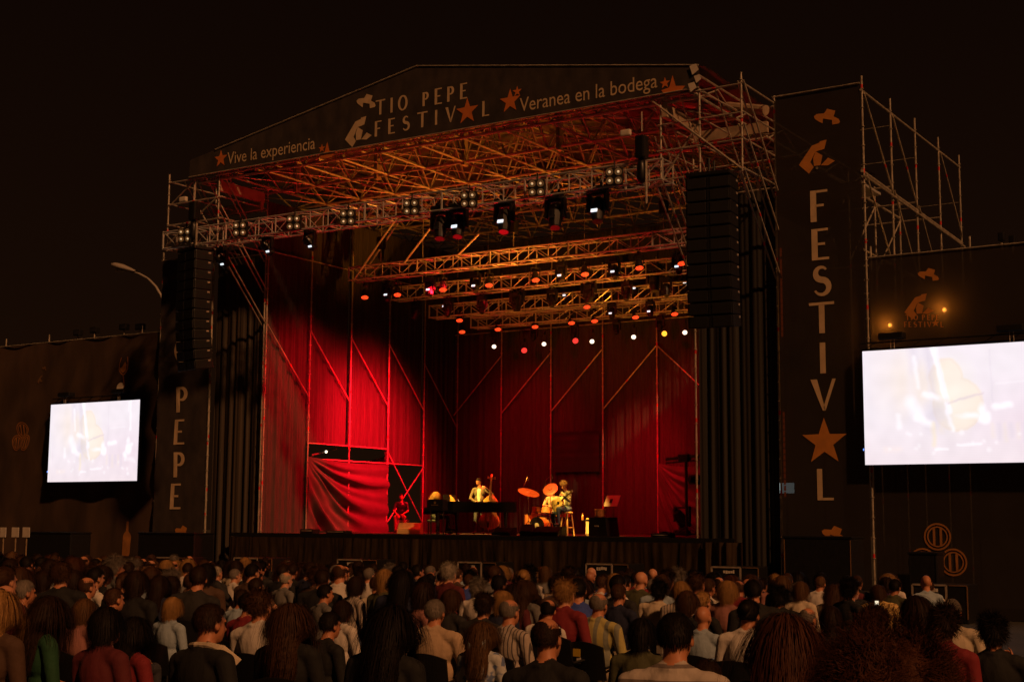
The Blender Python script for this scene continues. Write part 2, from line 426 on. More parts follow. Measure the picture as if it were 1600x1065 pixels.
# wing towers with front overhangs
def wing(mirror):
    fx = (lambda x: x) if not mirror else (lambda x: 15.93 - x)
    side = "left" if mirror else "right"
    lab = ("tubular scaffold tower with front overhang above the left wing curtain and speaker array" if mirror
           else "tubular scaffold tower with front overhang beside the tall banner reading FESTIVAL")
    t = thing("scaffold_tower", lab, "scaffold", (fx(17.0), 0, 0), "scaffolding of the stage")
    for x, y, z0, z1 in ((15.83, -0.02, 0, 13.5), (18.22, -0.02, 0, 13.6), (15.93, -2.2, 11.05, 13.95), (18.22, -2.2, 11.05, 13.65), (17.05, -2.2, 11.05, 13.4)):
        if mirror and z1 > 13.9: z1 = 13.5
        if mirror and x == 17.05: z1 = 13.9
        standard(t, fx(x), y, z0, z1)
    for z in (13.35, 12.6, 11.9, 11.12):
        bar(t, "ledger", (fx(15.83), -2.22, z), (fx(18.22), -2.22, z), tape=True)
        for x in (15.93, 17.05, 18.22): bar(t, "ledger", (fx(x), -2.2, z + 0.05), (fx(x), 0.0, z + 0.05))
        bar(t, "ledger", (fx(15.83), -0.05, z - 0.04), (fx(18.22), -0.05, z - 0.04))
    bar(t, "brace", (fx(15.33 if not mirror else 15.93), -2.26, 13.6 if not mirror else 12.6), (fx(18.22), -2.26, 11.12 if not mirror else 11.2), 0.03)
    bar(t, "brace", (fx(15.93), -2.15, 11.1), (fx(17.05), -2.15, 12.6)); bar(t, "brace", (fx(18.2), -2.15, 12.6), (fx(17.05), -2.15, 13.35))
    for xo in ((15.77, 15.99, 18.15, 18.30) if not mirror else (15.78, 15.98, 17.0, 17.2)):
        for za, zb in ((13.42, 10.85), (12.3, 9.8), (11.1, 8.66)):
            if xo in (17.0, 17.2) and za < 13: continue
            bar(t, "raker", (fx(xo), -2.24, za), (fx(xo), 0.06, zb), 0.025, tape=True)
    for xo in (16.5, 17.5): bar(t, "raker", (fx(xo), -2.2, 13.3), (fx(xo), -0.04, 10.9), 0.022)
    # steel beams of the roof footing
    MB().box((fx(16.0), -1.1, 13.0), (0.18, 2.1, 0.34)).build("footing_beam", 'beam', t)
    MB().box((fx(17.0), -0.2, 12.72), (2.2, 0.14, 0.3)).build("footing_beam", 'beam', t)
    return t
tw_l = wing(True); tw_r = wing(False)

# stepped scaffold behind the right banner
rr = thing("access_scaffold", "open scaffold frame rising behind the right banner against the night sky", "scaffold", (20.62, 4.5, 0), "scaffolding of the stage")
YS = [0.0, 2.32, 4.53, 6.85, 9.1]
for y in YS: standard(rr, 20.62, y, 0, 13.75 if y < 9 else 13.7)
for i in range(4):
    bar(rr, "brace", (20.66, YS[i] + 0.05, 13.3), (20.66, YS[i + 1] - 0.05, 11.1), tape=True) if i != 2 else None
    bar(rr, "brace", (20.66, YS[i] + 0.05, 11.2), (20.66, YS[i + 1] - 0.05, 8.9)) if i < 3 else None
bar(rr, "guard_rail", (20.62, -0.1, 13.36), (20.62, 9.2, 13.32), 0.03)
bar(rr, "guard_rail", (20.60, -0.1, 11.22), (20.60, 9.2, 10.92), 0.04); bar(rr, "guard_rail", (20.68, -0.1, 11.08), (20.68, 9.2, 10.8), 0.03)
bar(rr, "guard_rail", (20.62, -0.1, 9.15), (20.62, 9.2, 9.0))
for y in YS[:4]: standard(rr, 19.4, y, 0, 11.9)
bar(rr, "guard_rail", (19.4, -0.1, 11.45), (19.4, 7.0, 11.4), 0.035)
for i in range(3): bar(rr, "brace", (19.4, YS[i], 9.4), (19.4, YS[i + 1], 11.3))
for y in YS[:4]: bar(rr, "ledger", (18.2, y, 11.3), (20.62, y, 11.3)); bar(rr, "ledger", (18.2, y, 9.2), (20.62, y, 9.2))
for i, y in enumerate((YS[1], YS[2], YS[4])):
    bar(rr, "ledger", (20.62, y, 13.0 - 0.4 * i), (18.2, y + 0.05, 13.0 - 0.4 * i), 0.009)
MB().bbox((19.9, 0.9, 10.98), (1.2, 1.6, 0.07)).build("walk_board", 'alu', rr)

# ------------------------------------------------------------------ roof
def roof_z(x): return 15.5 - abs(x - 8.0) * (1.5 / 9.0) if True else 0
rf = thing("stage_roof", "gabled space-frame stage roof of steel lattice over the performers", "roof", (8, 4, 13.3))
ribs_y = [-2.1, 0.2, 2.5, 4.8, 7.1, 9.4, 11.3]
nx = [-1.0 + i * 1.5 for i in range(13)]
for y in ribs_y:
    m = MB(); zb = 13.22
    m.tube((nx[0], y, zb), (nx[-1], y, zb), 0.045, n=6)
    for i in range(12):
        a, b = nx[i], nx[i + 1]; c = (a + b) / 2; zt = roof_z(c) - 0.25
        m.tube((a, y, zb), (c, y, zt), 0.026, n=5); m.tube((b, y, zb), (c, y, zt), 0.026, n=5)
        if i < 11: m.tube((c, y, zt), (c + 1.5, y, roof_z(c + 1.5) - 0.25), 0.04, n=6)
    m.build("roof_truss", 'galv', rf)
for i, x in enumerate(nx):
    m = MB(); m.tube((x, -2.1, 13.22), (x, 11.3, 13.22), 0.036, n=6)
    for j in range(6):
        y0, y1 = ribs_y[j], ribs_y[j + 1]; yc = (y0 + y1) / 2
        zt = roof_z(x) - 0.28
        m.tube((x, y0, 13.22), (x, yc, zt), 0.024, n=5); m.tube((x, y1, 13.22), (x, yc, zt), 0.024, n=5)
        if i < 12: m.tube((x, y0, 13.24), (nx[i + 1], y1, 13.24), 0.02, n=5)
    m.tube((x, -2.1, roof_z(x) - 0.2), (x, 11.3, roof_z(x) - 0.2), 0.03, n=6)
    m.build("purlin", 'galv', rf)
# flat ladder behind the lower banner edge
m = MB()
for y in (-2.24, -1.7): m.tube((-1.2, y, 13.34), (17.1, y, 13.34), 0.03, n=6)
for i in range(22): m.tube((-1.0 + i * 0.85, -2.24, 13.34), (-1.0 + i * 0.85, -1.7, 13.34), 0.032 if i % 3 else 0.06, n=6)
m.build("edge_ladder", 'galv', rf)
m = MB()
m.grid(lambda u, v: Vector((-1.2 + u * 9.2, -2.2 + v * 13.7, roof_z(-1.2 + u * 9.2) + 0.03 + 0.03 * math.sin(v * 40))), 12, 60)
m.grid(lambda u, v: Vector((8.0 + u * 9.2, -2.2 + v * 13.7, roof_z(8.0 + u * 9.2) + 0.03 + 0.03 * math.sin(v * 40))), 12, 60)
m.build("roof_sheet", 'roof', rf, smooth=True)
for x in (1.2, 4.6, 8.0, 11.4, 14.8):
    m = MB(); m.box((x, 0.2, 13.8), (0.12, 0.22, 1.4)); m.build("hanger_post", 'beam', rf)
m = MB(); m.tube((15.0, 0.6, 14.1), (18.1, -0.3, 13.15), 0.14, n=10); m.build("tie_tube", 'beam', rf)

# ------------------------------------------------------------------ lettering
def rectp(x0, z0, x1, z1): return [(x0, z0), (x1, z0), (x1, z1), (x0, z1)]
def stroke(cl, w):
    L, R = [], []
    for i, p in enumerate(cl):
        a = cl[max(0, i - 1)]; b = cl[min(len(cl) - 1, i + 1)]
        dx, dz = b[0] - a[0], b[1] - a[1]; l = math.hypot(dx, dz) or 1
        ww = w(i / (len(cl) - 1)) / 2
        L.append((p[0] - dz / l * ww, p[1] + dx / l * ww)); R.append((p[0] + dz / l * ww, p[1] - dx / l * ww))
    return [[L[i], L[i + 1], R[i + 1], R[i]] for i in range(len(cl) - 1)]
def star(r, rin=0.40):
    return [(math.sin(i * math.pi / 5) * (r if i % 2 == 0 else r * rin), math.cos(i * math.pi / 5) * (r if i % 2 == 0 else r * rin)) for i in range(10)]
S_CL = []
for i in range(25):
    t = i / 24
    if t < 0.5:
        a = rad(35 + 235 * (t / 0.5)); S_CL.append((0.27 + 0.19 * math.cos(a), 0.745 + 0.205 * math.sin(a)))
    else:
        a = rad(90 - 245 * ((t - 0.5) / 0.5)); S_CL.append((0.27 + 0.235 * math.cos(a), 0.285 + 0.245 * math.sin(a)))
O_CL = [(0.36 + 0.30 * math.cos(2 * math.pi * i / 30), 0.5 + 0.46 * math.sin(2 * math.pi * i / 30)) for i in range(31)]
P_CL = [(0.17, 0.95)] + [(0.26 + 0.19 * math.sin(math.pi * i / 12), 0.72 + 0.225 * math.cos(math.pi * i / 12)) for i in range(13)] + [(0.17, 0.495)]
GL = {   # glyphs of unit height
    'T': (0.80, [rectp(0, .91, .80, 1), rectp(.31, 0, .49, .92)]),
    'I': (0.18, [rectp(0, 0, .18, 1)]),
    'O': (0.72, stroke(O_CL, lambda t: 0.09 + 0.09 * abs(math.cos(2 * math.pi * t)))),
    'P': (0.52, [rectp(0, 0, .19, 1)] + stroke(P_CL, lambda t: 0.08 + 0.10 * math.sin(math.pi * t))),
    'E': (0.54, [rectp(0, 0, .19, 1), rectp(.18, .92, .52, 1), rectp(.18, .47, .42, .55), rectp(.18, 0, .54, .08)]),
    'F': (0.54, [rectp(0, 0, .19, 1), rectp(.18, .92, .54, 1), rectp(.18, .47, .42, .55)]),
    'S': (0.54, stroke(S_CL, lambda t: 0.07 + 0.14 * math.sin(math.pi * t) ** 1.5)),
    'V': (0.80, [[(0, 1), (.21, 1), (.46, 0), (.37, 0)], [(.69, 1), (.80, 1), (.46, 0), (.39, .10)]]),
    'L': (0.52, [rectp(0, 0, .17, 1), rectp(.16, 0, .52, .08)]),
}
def put_glyph(mb, ch, cx, z0, h, Y, mi=0, sx_=1.0):
    w, polys = GL[ch]
    for p in polys: mb.poly_y([(cx + (x - w / 2) * h * sx_, z0 + z * h) for x, z in p], Y, mi)
HAT = [(365, 205), (395, 185), (480, 190), (515, 145), (605, 180), (585, 240), (640, 275), (655, 310), (640, 325), (568, 328), (565, 275), (465, 245), (460, 298), (420, 272), (375, 235)]
JACKET = [[(192, 735), (345, 540), (428, 520), (432, 505), (510, 497), (482, 595), (385, 612), (365, 640), (322, 722), (360, 778), (305, 845)], [(385, 612), (460, 662), (435, 768), (362, 768), (355, 680)], [(440, 770), (520, 697), (598, 742), (518, 782)]]
def put_emblem(mb, cx, cz, s, Y, mi=0, hat=True, body=True, hdx=0, hdz=0):   # s: metres per drawing unit, centred on the jacket
    P = lambda p: (cx + (p[0] - 395) * s, cz - (p[1] - 670) * s)
    if body:
        for j in JACKET: mb.poly_y([P(p) for p in j], Y, mi)
    if hat: mb.poly_y([(P(p)[0] + hdx, P(p)[1] + hdz) for p in HAT], Y, mi)
def put_text(mb, txt, xa, xb, z0, cap, Y, mi=0, shear=0.0):
    cu = bpy.data.curves.new("t", 'FONT'); cu.body = txt; cu.size = 1.0; cu.resolution_u = 3
    o = bpy.data.objects.new("t", cu); scene.collection.objects.link(o)
    me = bpy.data.meshes.new_from_object(o.evaluated_get(bpy.context.evaluated_depsgraph_get()))
    vs = [v.co.copy() for v in me.vertices]; x0 = min(v.x for v in vs); x1 = max(v.x for v in vs)
    k = (xb - xa) / (x1 - x0); kz = cap / 0.70
    mb.add([Vector((xa + (v.x - x0) * k + shear * v.y * kz, Y, z0 + v.y * kz)) for v in vs], [list(p.vertices)[::1] for p in me.polygons], mi)
    bpy.data.objects.remove(o); bpy.data.curves.remove(cu); bpy.data.meshes.remove(me)

def text_mesh(txt):
    cu = bpy.data.curves.new("t", 'FONT'); cu.body = txt; cu.size = 1.0; cu.resolution_u = 3
    o = bpy.data.objects.new("t", cu); scene.collection.objects.link(o)
    me = bpy.data.meshes.new_from_object(o.evaluated_get(bpy.context.evaluated_depsgraph_get()))
    V = [v.co.copy() for v in me.vertices]; P = [list(p.vertices) for p in me.polygons]
    bpy.data.objects.remove(o); bpy.data.curves.remove(cu); bpy.data.meshes.remove(me)
    return V, P
def put_words(txt, xa, xb, z0, cap, Y, parent):
    V, P = text_mesh(txt); x0 = min(v.x for v in V); k = (xb - xa) / (max(v.x for v in V) - x0); kz = cap / 0.70
    ws = txt.split()
    for i, w in enumerate(ws):
        xe = max(v.x for v in text_mesh(" ".join(ws[:i + 1]))[0]); V, P = text_mesh(w); sh = xe - max(v.x for v in V)
        m = MB(); m.add([Vector((xa + (v.x + sh - x0) * k, Y, z0 + v.y * kz)) for v in V], P); m.build("lettering", 'cream', parent)

# ------------------------------------------------------------------ gable banner
gb = thing("roof_banner", "dark gable banner with hat emblem, cream festival lettering and orange stars across the roof front", "banner", (8, -2.3, 13.3))
YP = -2.32
out = [(-1.25, 13.38), (17.05, 13.40), (17.1, 14.02), (8.0, 15.55), (-0.1, 14.12), (-1.15, 13.78)]
m = MB()
def gable(u, v):
    x = -1.25 + u * 18.35
    zt = min(15.55 - abs(x - 8.0) * 0.171, 99); zb_ = 13.39
    return Vector((x, YP + 0.003 * noise.noise(Vector((x * 0.8, v * 2, 3))), zb_ + (zt - zb_) * v))
m.grid(gable, 90, 10); m.keep = True
m.build("sheet", 'banner', gb, smooth=True)
m = MB()
m.tube((-1.25, YP - 0.02, 13.39), (17.1, YP - 0.02, 13.40), 0.022)
m.tube((-0.1, YP - 0.01, 14.16), (8.0, YP - 0.01, 15.56), 0.026); m.tube((8.0, YP - 0.01, 15.56), (17.1, YP - 0.01, 14.0), 0.022)
m.build("edge_pipe", 'galv', gb)
Yt = YP - 0.010
m = MB()
def pxh(px, py0, py1): a = at_y(px, py0, Yt); b = at_y(px, py1, Yt); return a.x, b.z, a.z - b.z
for ch, px, p0, p1 in (('T', 594.5, 156, 179), ('I', 612, 153, 176), ('O', 629.5, 149, 172.5), ('P', 665, 144, 165.5), ('E', 685, 138, 163), ('P', 704, 135, 158.5), ('E', 724.5, 130, 154.5),
                       ('F', 591, 189, 213), ('E', 612, 185, 209), ('S', 634.5, 181, 204), ('T', 660, 175, 199), ('I', 681.5, 172, 195), ('V', 704, 167, 191), ('L', 759, 157.5, 181.5)):
    x, z0, h = pxh(px, p0, p1); m = MB(); put_glyph(m, ch, x, z0, h, Yt); m.build("letter", 'cream', gb)
m = MB()
a, b = at_y(355, 257, Yt), at_y(492, 238, Yt)
put_words("Vive la experiencia", a.x, b.x, a.z, 0.40, Yt, gb)
a, b = at_y(812, 173, Yt), at_y(1027, 138.5, Yt)
put_words("Veranea en la bodega", a.x, b.x, (a.z + b.z) / 2, 0.40, Yt, gb)
c = at_y(560, 206, Yt); put_emblem(m, c.x, c.z, 0.00255, Yt, hat=False); m.build("jacket_print", 'cream', gb); m = MB()
c2 = at_y(572, 158.5, Yt); put_emblem(m, c2.x + (395 - 510) * .00255, c2.z + (235 - 670) * 0.00255, 0.00255, Yt, body=False)
m.build("hat_print", 'cream', gb)
for px, py, r in ((345, 248, 0.30), (730, 174, 0.40), (797, 158, 0.36), (808, 143, 0.16), (503, 232, 0.14), (1039, 130, 0.16)):
    c = at_y(px, py, Yt); MB().poly_y([(c.x + x, c.z + z) for x, z in star(r)], Yt).build("star", 'orange', gb)
for px, py in ((511, 238), (1051, 137)):       # little boat made of a star over a hull
    c = at_y(px, py, Yt)
    MB().poly_y([(c.x - .33, c.z - .02), (c.x - .1, c.z + .02), (c.x, c.z + .33), (c.x + .09, c.z + .03), (c.x + .36, c.z - .01), (c.x + .2, c.z - .18), (c.x - .22, c.z - .18)], Yt).build("boat_print", 'orange', gb)
m = MB()
c = at_y(1085, 123, YP - .05)
for k, (dx, dz, s) in enumerate(((0, .25, .28), (.1, -.02, .22), (-.05, -.22, .26))):
    m.poly_y([(c.x + dx - s * .5, c.z + dz + s * .4), (c.x + dx - s * .2, c.z + dz - s * .5), (c.x + dx + s * .45, c.z + dz - s * .1), (c.x + dx + s * .2, c.z + dz + s * .5)], YP - .05 - .01 * k)
m.build("loose_end", 'white', gb)

# ------------------------------------------------------------------ tall banners
def banner_cloth(x0, x1, z0, z1, Y, amp, seed, folds=0.0):
    r = random.Random(seed)
    def fn(u, v):
        x = x0 + (x1 - x0) * u; z = z0 + (z1 - z0) * v
        d = amp * noise.noise(Vector((x * 0.9 + seed, z * 0.35, seed)))
        if folds: d += folds * (math.sin((x * 1.1 + (z1 - z) * 1.25) * 2.6 + 2.2 * noise.noise(Vector((x * .4, z * .4, seed))))) * max(0, 1 - abs(v - .62) * 1.5)
        return Vector((x, Y + d, z))
    return fn
nb = thing("vertical_banner", "tall dark banner with orange hat emblem and cream letters reading FESTIVAL", "banner", (19.4, 0, 0), "vertical banners")
YN = -0.08
m = MB(); m.keep = True; m.grid(banner_cloth(18.27, 20.58, 0.6, 13.52, YN, 0.004, 5), 20, 70); m.build("sheet", 'meshcloth', nb, smooth=True)
bar(nb, "top_pipe", (18.2, YN - .03, 13.54), (20.6, YN - .03, 13.54), 0.022)
Yt = YN - 0.012
m = MB()
for ch, px, p0, p1 in (('F', 1279, 297, 346), ('E', 1281, 357, 406), ('S', 1283, 415, 462), ('T', 1283.5, 472, 520.5), ('I', 1285, 535, 583), ('V', 1286, 592, 641), ('L', 1289, 732, 781)):
    x, z0, h = pxh(px, p0, p1); m = MB(); put_glyph(m, ch, x, z0, h, Yt, sx_=1.05); m.build("letter", 'cream', nb)
m = MB()
c = at_y(1276, 245, Yt); s = (at_y(1276, 245, Yt).z - at_y(1276, 252.1, Yt).z) / 50
put_emblem(m, c.x, c.z, s, Yt, hat=False); m.build("jacket_print", 'ochre', nb); m = MB()
ch_ = at_y(1292, 183, Yt); put_emblem(m, ch_.x + (395 - 510) * s, ch_.z + (235 - 670) * s, s, Yt, body=False); m.build("hat_print", 'ochre', nb); m = MB()
c = at_y(1303, 832, Yt); put_emblem(m, c.x + (395 - 510) * s * .9, c.z + (235 - 670) * s * .9 - .02, s * .9, Yt, body=False); m.build("hat_print", 'ochre', nb); m = MB()
c = at_y(1288, 690, Yt); m.poly_y([(c.x + x, c.z + z) for x, z in star(0.62)], Yt)
m.build("star", 'ochre', nb)

lb = thing("vertical_banner", "tall dark banner with cream letters reading TIO PEPE behind the hanging speaker array", "banner", (-3.5, 0, 0), "vertical banners")
LBF = banner_cloth(-4.72, -2.34, 0.6, 11.3, YN, 0.02, 9, 0.035)
def conform(mb, fn, x0, x1, z0, z1, off=.016):
    mb.v = [(v[0], fn((v[0] - x0) / (x1 - x0), (v[2] - z0) / (z1 - z0)).y - off, v[2]) for v in mb.v]
    return mb
m = MB(); m.keep = True; m.grid(LBF, 40, 110); m.build("sheet", 'banner', lb, smooth=True)
for x in (-4.75, -2.3): standard(lb, x, YN + 0.05, 0, 11.6 if x < -3 else 11.0)
bar(lb, "top_pipe", (-4.75, YN - .02, 11.3), (-2.3, YN - .02, 11.3), 0.02)
m = MB()
Yt = YN
for ch, px, p0, p1 in (('T', 288, 428, 464), ('I', 286, 478, 516), ('O', 284.5, 530, 566), ('P', 284.5, 604, 643.5), ('E', 281.5, 655, 694), ('P', 280, 706, 745), ('E', 275.5, 755, 795)):
    x, z0, h = pxh(px, p0, p1); m = MB(); put_glyph(m, ch, x, z0, h, Yt, sx_=1.1); conform(m, LBF, -4.72, -2.34, .6, 11.3).build("letter", 'cream', lb)
m = MB()
c = at_y(284, 830, Yt); put_emblem(m, c.x - .25, c.z - 1.05, .0024, Yt, body=False)
conform(m, LBF, -4.72, -2.34, .6, 11.3).build("emblem", 'ochre', lb)

# ------------------------------------------------------------------ perimeter fences
FENCEF = {}
def fence(x0, x1, z1, label, mname, seed, folds):
    f = thing("banner_fence", label, "fence", ((x0 + x1) / 2, 0.05, 0), "banner fences beside the stage")
    Y = 0.05
    n = int((x1 - x0) / 0.12)
    m = MB(); m.keep = True; fn_ = banner_cloth(x0, x1, 0.02, z1, Y, 0.03 if folds else .008, seed, folds); FENCEF[mname] = (fn_, x0, x1, .02, z1); m.grid(fn_, n, 70); m.build("sheet", mname, f, smooth=True)
    bar(f, "top_rail", (x0, Y - .02, z1 + .02), (x1, Y - .02, z1 + .02), 0.022)
    x = x0
    while x <= x1 + .01:
        MB().tube((x, Y + .2, 0), (x, Y + .2, z1 + .35), .026, n=7).build("post", 'galv', f); x += 2.5
    return f
fl = fence(-26.0, -4.8, 8.78, "long dark banner fence with wine glass, barrel and bottle prints, around the smaller video screen", 'fencecloth', 21, 0.10)
fr = fence(20.66, 44.0, 8.95, "long dark see-through banner fence behind the larger video screen, with lamps glowing through", 'meshcloth', 33, 0.0)
YF = -0.06
def ring(mb, cx, cz, r, w, Y, mi=0, n=36):
    P = []; F = []
    for i in range(n):
        a = 2 * math.pi * i / n
        P += [Vector((cx + math.cos(a) * r, Y, cz + math.sin(a) * r)), Vector((cx + math.cos(a) * (r - w), Y, cz + math.sin(a) * (r - w)))]
    for i in range(n): F.append((2 * i, (2 * i + 1), (2 * i + 3) % (2 * n), (2 * i + 2) % (2 * n)))
    mb.add(P, F, mi)
def barrels(mb, cs, Y, r, mi=0):
    for cx, cz in cs:
        ring(mb, cx, cz, r, r * .13, Y, mi); ring(mb, cx, cz, r * .76, r * .1, Y, mi)
        for d in (-.25, .25): mb.poly_y(rectp(cx + d * r - .03, cz - r * .62, cx + d * r + .03, cz + r * .62), Y, mi)
def small_logo(mb, px, py, k, Y, mi=0):
    c = at_y(px, py, Y); put_emblem(mb, c.x, c.z, .0019 * k, Y, mi, hdx=.05)
m = MB()
cs = [at_y(*p, YF) for p in ((1463, 838), (1488, 878), (1440, 877))]
for c in cs: m = MB(); barrels(m, [(c.x, c.z)], YF, .33); conform(m, *FENCEF['meshcloth']).build("barrel_print", 'midprint', fr)
m = MB()
small_logo(m, 1434, 478, .95, YF)
conform(m, *FENCEF['meshcloth']).build("emblem", 'ochre', fr); m = MB()
for txt, xs_, y0, y1 in (("TIO PEPE", (1416, 1422, 1429, 1441, 1449, 1456, 1463), 489, 499), ("FESTIVL", (1413, 1420, 1428, 1436, 1443, 1450, 1470), 500, 510)):
    for ch, px in zip(txt.replace(" ", ""), xs_):
        x, z0, h = pxh(px, y0, y1); x = at_y(px, y0, YF).x; put_glyph(m, ch, x, z0, h * .85, YF)
c = at_y(1460, 504, YF); m.poly_y([(c.x + x, c.z + z) for x, z in star(.1)], YF)
conform(m, *FENCEF['meshcloth']).build("lettering", 'ochre', fr)
YF = -0.12
m = MB()
cs = [at_y(*p, YF) for p in ((28, 671), (19, 691), (34, 691))]
for c in cs: m = MB(); barrels(m, [(c.x, c.z)], YF, .30); conform(m, *FENCEF['fencecloth']).build("barrel_print", 'midprint', fl)
m = MB()
small_logo(m, 57, 592, .5, YF)
for j, (txt, y0) in enumerate((("TIO PEPE", 760), ("FESTIV L", 768))):
    for i, ch in enumerate(txt):
        if ch == ' ': continue
        x, z0, h = pxh(73 + i * 3.4, y0, y0 + 6); x = at_y(73 + i * 3.4, y0, YF).x; put_glyph(m, ch, x, z0, h, YF)
conform(m, *FENCEF['fencecloth']).build("emblem", 'dimprint', fl)
m = MB()
c = at_y(189, 577, YF)   # wine glass outline with wine
gl = [(-.20, .36), (-.24, .12), (-.20, -.10), (-.08, -.24), (0, -.28), (.08, -.24), (.20, -.10), (.24, .12), (.20, .36)]
for q in stroke([(c.x + x, c.z + z + .1) for x, z in gl], lambda t: .04): m.poly_y(q, YF)
m.poly_y([(c.x - .17, c.z + .06), (c.x - .05, c.z + .10), (c.x + .1, c.z + .28), (c.x + .17, c.z + .18), (c.x + .14, c.z - .02), (c.x, c.z - .12), (c.x - .13, c.z - .02)], YF)
m.poly_y(rectp(c.x - .02, c.z - .62, c.x + .02, c.z - .17), YF)
conform(m, *FENCEF['fencecloth']).build("glass_print", 'ochre', fl)
m = MB(); c = at_y(190, 868, YF); h = at_y(190, 814, YF).z - c.z
bo = [(-.16, 0), (.16, 0), (.19, .06), (.19, .55), (.15, .64), (.06, .72), (.055, 1), (-.055, 1), (-.06, .72), (-.15, .64), (-.19, .55), (-.19, .06)]
m.poly_y([(c.x + x * 1.0 + z * .12, c.z + z * h) for x, z in bo], YF)
conform(m, *FENCEF['fencecloth']).build("bottle_print", 'midprint', fl)
# lamps on brackets along the fence tops and behind the mesh
for i, (px, py) in enumerate(((122, 524), (148, 520), (194, 515), (219, 515))):
    c = at_y(px, py, 0.3)
    t = thing("fence_lamp", f"small dark floodlight on the left fence top, {['leftmost of four', 'second from the left', 'third from the left', 'nearest the stage'][i]}", "lamp", c, "floodlights on the left fence top")
    MB().bbox((0, 0, .1), (.34, .2, .22), .02).build("housing", 'black', t, local=True); MB().tube((0, 0, -.35), (0, 0, 0), .025).build("bracket", 'galv', t, local=True)
    MB().box((0, -.105, .1), (.26, .01, .15)).build("lens", 'darklens', t, local=True)
for i, (px, py) in enumerate(((1391, 508), (1476, 484))):
    c = at_y(px, py, 0.36)
    t = thing("sodium_lamp", ["lower orange lamp glowing through the right mesh fence, beside the tall banner", "upper orange lamp glowing through the right mesh fence above the festival emblem"][i], "lamp", c, "orange lamps behind the right fence")
    MB().lathe((0, .1, 0), (0, -1, 0), [(0, .04), (.06, .10), (.1, .12)], 12).build("housing", 'black', t, local=True)
    MB().sphere((0, -.02, 0), .055).build("bulb", 'sodium', t, local=True)
    MB().tube((0, .1, 0), (0, .1, -c.z), .03).build("post", 'galv', t, local=True)
    d = bpy.data.lights.new("sodium_glow", 'POINT'); d.energy = 13; d.color = (1, .36, .05); d.shadow_soft_size = .06
    o = bpy.data.objects.new("sodium_glow", d); scene.collection.objects.link(o); o.location = c + Vector((0, -.10, 0))
for i, (px, py) in enumerate(((1565, 372), (1582, 377))):
    c = at_y(px, py, 0.3)
    t = thing("fence_lamp", ["pale floodlight on the right fence top, left one of two", "brownish floodlight on the right fence top, right one of two"][i], "lamp", c, "floodlights on the right fence top")
    MB().bbox((0, 0, .03), (.16, .16, .22), .03).build("housing", 'black', t, local=True); MB().tube((0, 0, -.3), (0, 0, 0), .025).build("bracket", 'galv', t, local=True)

# street lamp behind the left fence
a = at_y(258, 478, 3.0)
sl = thing("street_lamp", "grey street lamp with curved arm rising behind the left fence", "street lamp", (a.x, 3.0, 0))
arm = [at_y(px, py, 3.0) for px, py in ((258, 478), (252, 462), (243, 447), (231, 435), (218, 428), (206, 425))]
MB().path([(a.x + .12, 3, 0), (a.x + .08, 3, 5), arm[0]] + arm[1:], [.09, .07, .055, .05, .05, .045, .045, .045], 8).build("pole", 'lampgrey', sl, smooth=True)
h0, h1 = at_y(212, 424, 3.0), at_y(175, 413, 3.0); dd = (h1 - h0).normalized(); L_ = (h1 - h0).length
m = MB()
u, v = Vector((0, 1, 0)), dd.cross(Vector((0, 1, 0))).normalized()
for (t0, w, hh) in (): pass
prof = [(0, .06), (.12, .10), (.35, .17), (.62, .22), (.85, .19), (.97, .10), (1.0, .02)]
P = []; n = 14
for t_, r_ in prof:
    for k in range(n):
        an = 2 * math.pi * k / n; P.append(h0 + dd * (t_ * L_) + u * (r_ * 1.1 * math.cos(an)) + v * (r_ * .62 * math.sin(an)))
F = [(i * n + k, i * n + (k + 1) % n, (i + 1) * n + (k + 1) % n, (i + 1) * n + k) for i in range(len(prof) - 1) for k in range(n)]
m.add(P, F); m.build("lamp_head", 'lampgrey', sl, smooth=True)
cc = h0.lerp(h1, .6) - Vector((0, 0, .135)); m = MB(); m.sphere(cc, (.34, .16, .05), 14, 6); m.build("lamp_glass", 'dish', sl, smooth=True)

# ------------------------------------------------------------------ curtains
def curtain(label, p0, p1, z0, z1, mname='drape', amp=0.035, seed=1, name="stage_curtain", group="black curtain panels inside the stage", pitch=.03):
    r = random.Random(seed); p0 = Vector(p0); p1 = Vector(p1); d = (p1 - p0); L = d.length; d.normalize(); nrm = Vector((d.y, -d.x))
    P4 = [(r.uniform(14, 20), r.uniform(0, 6.3), .7), (r.uniform(24, 38), r.uniform(0, 6.3), .45), (r.uniform(4, 7), r.uniform(0, 6.3), .8), (r.uniform(50, 70), r.uniform(0, 6.3), .10)]
    def fn(u, v):
        s = u * L; w = 0
        for k, q, a in P4: w += a * math.sin(s * k + q + .6 * math.sin(s * 2.1 + q) + .25 * (1 - v) * math.sin(s * 3 + seed))
        w *= amp * (.75 + .45 * (1 - v))
        c = p0 + d * s + nrm * w
        return Vector((c.x, c.y, z0 + (z1 - z0) * v))
    m = MB(); m.keep = True; m.grid(fn, max(8, int(L / pitch)), 7)
    o = m.build(name, mname, None, smooth=True)
    return tag(o, label, "curtain", group)
W0 = XL - 0.03
ordn = ["first", "second", "third", "fourth", "fifth", "sixth", "seventh", "eighth", "ninth", "tenth", "eleventh", "twelfth", "thirteenth", "fourteenth", "fifteenth", "sixteenth", "seventeenth", "eighteenth", "nineteenth", "twentieth", "twenty-first"]
curtain("red-lit curtain panel of the left stage wall nearest the audience, full height", (W0, 0.05), (W0, WY[1]), FZ, 12.9, seed=11)
curtain("bright red curtain panel above the swagged cloth, nearer the audience of the two", (W0, WY[1]), (W0, WY[2]), 4.92, 12.9, seed=12)
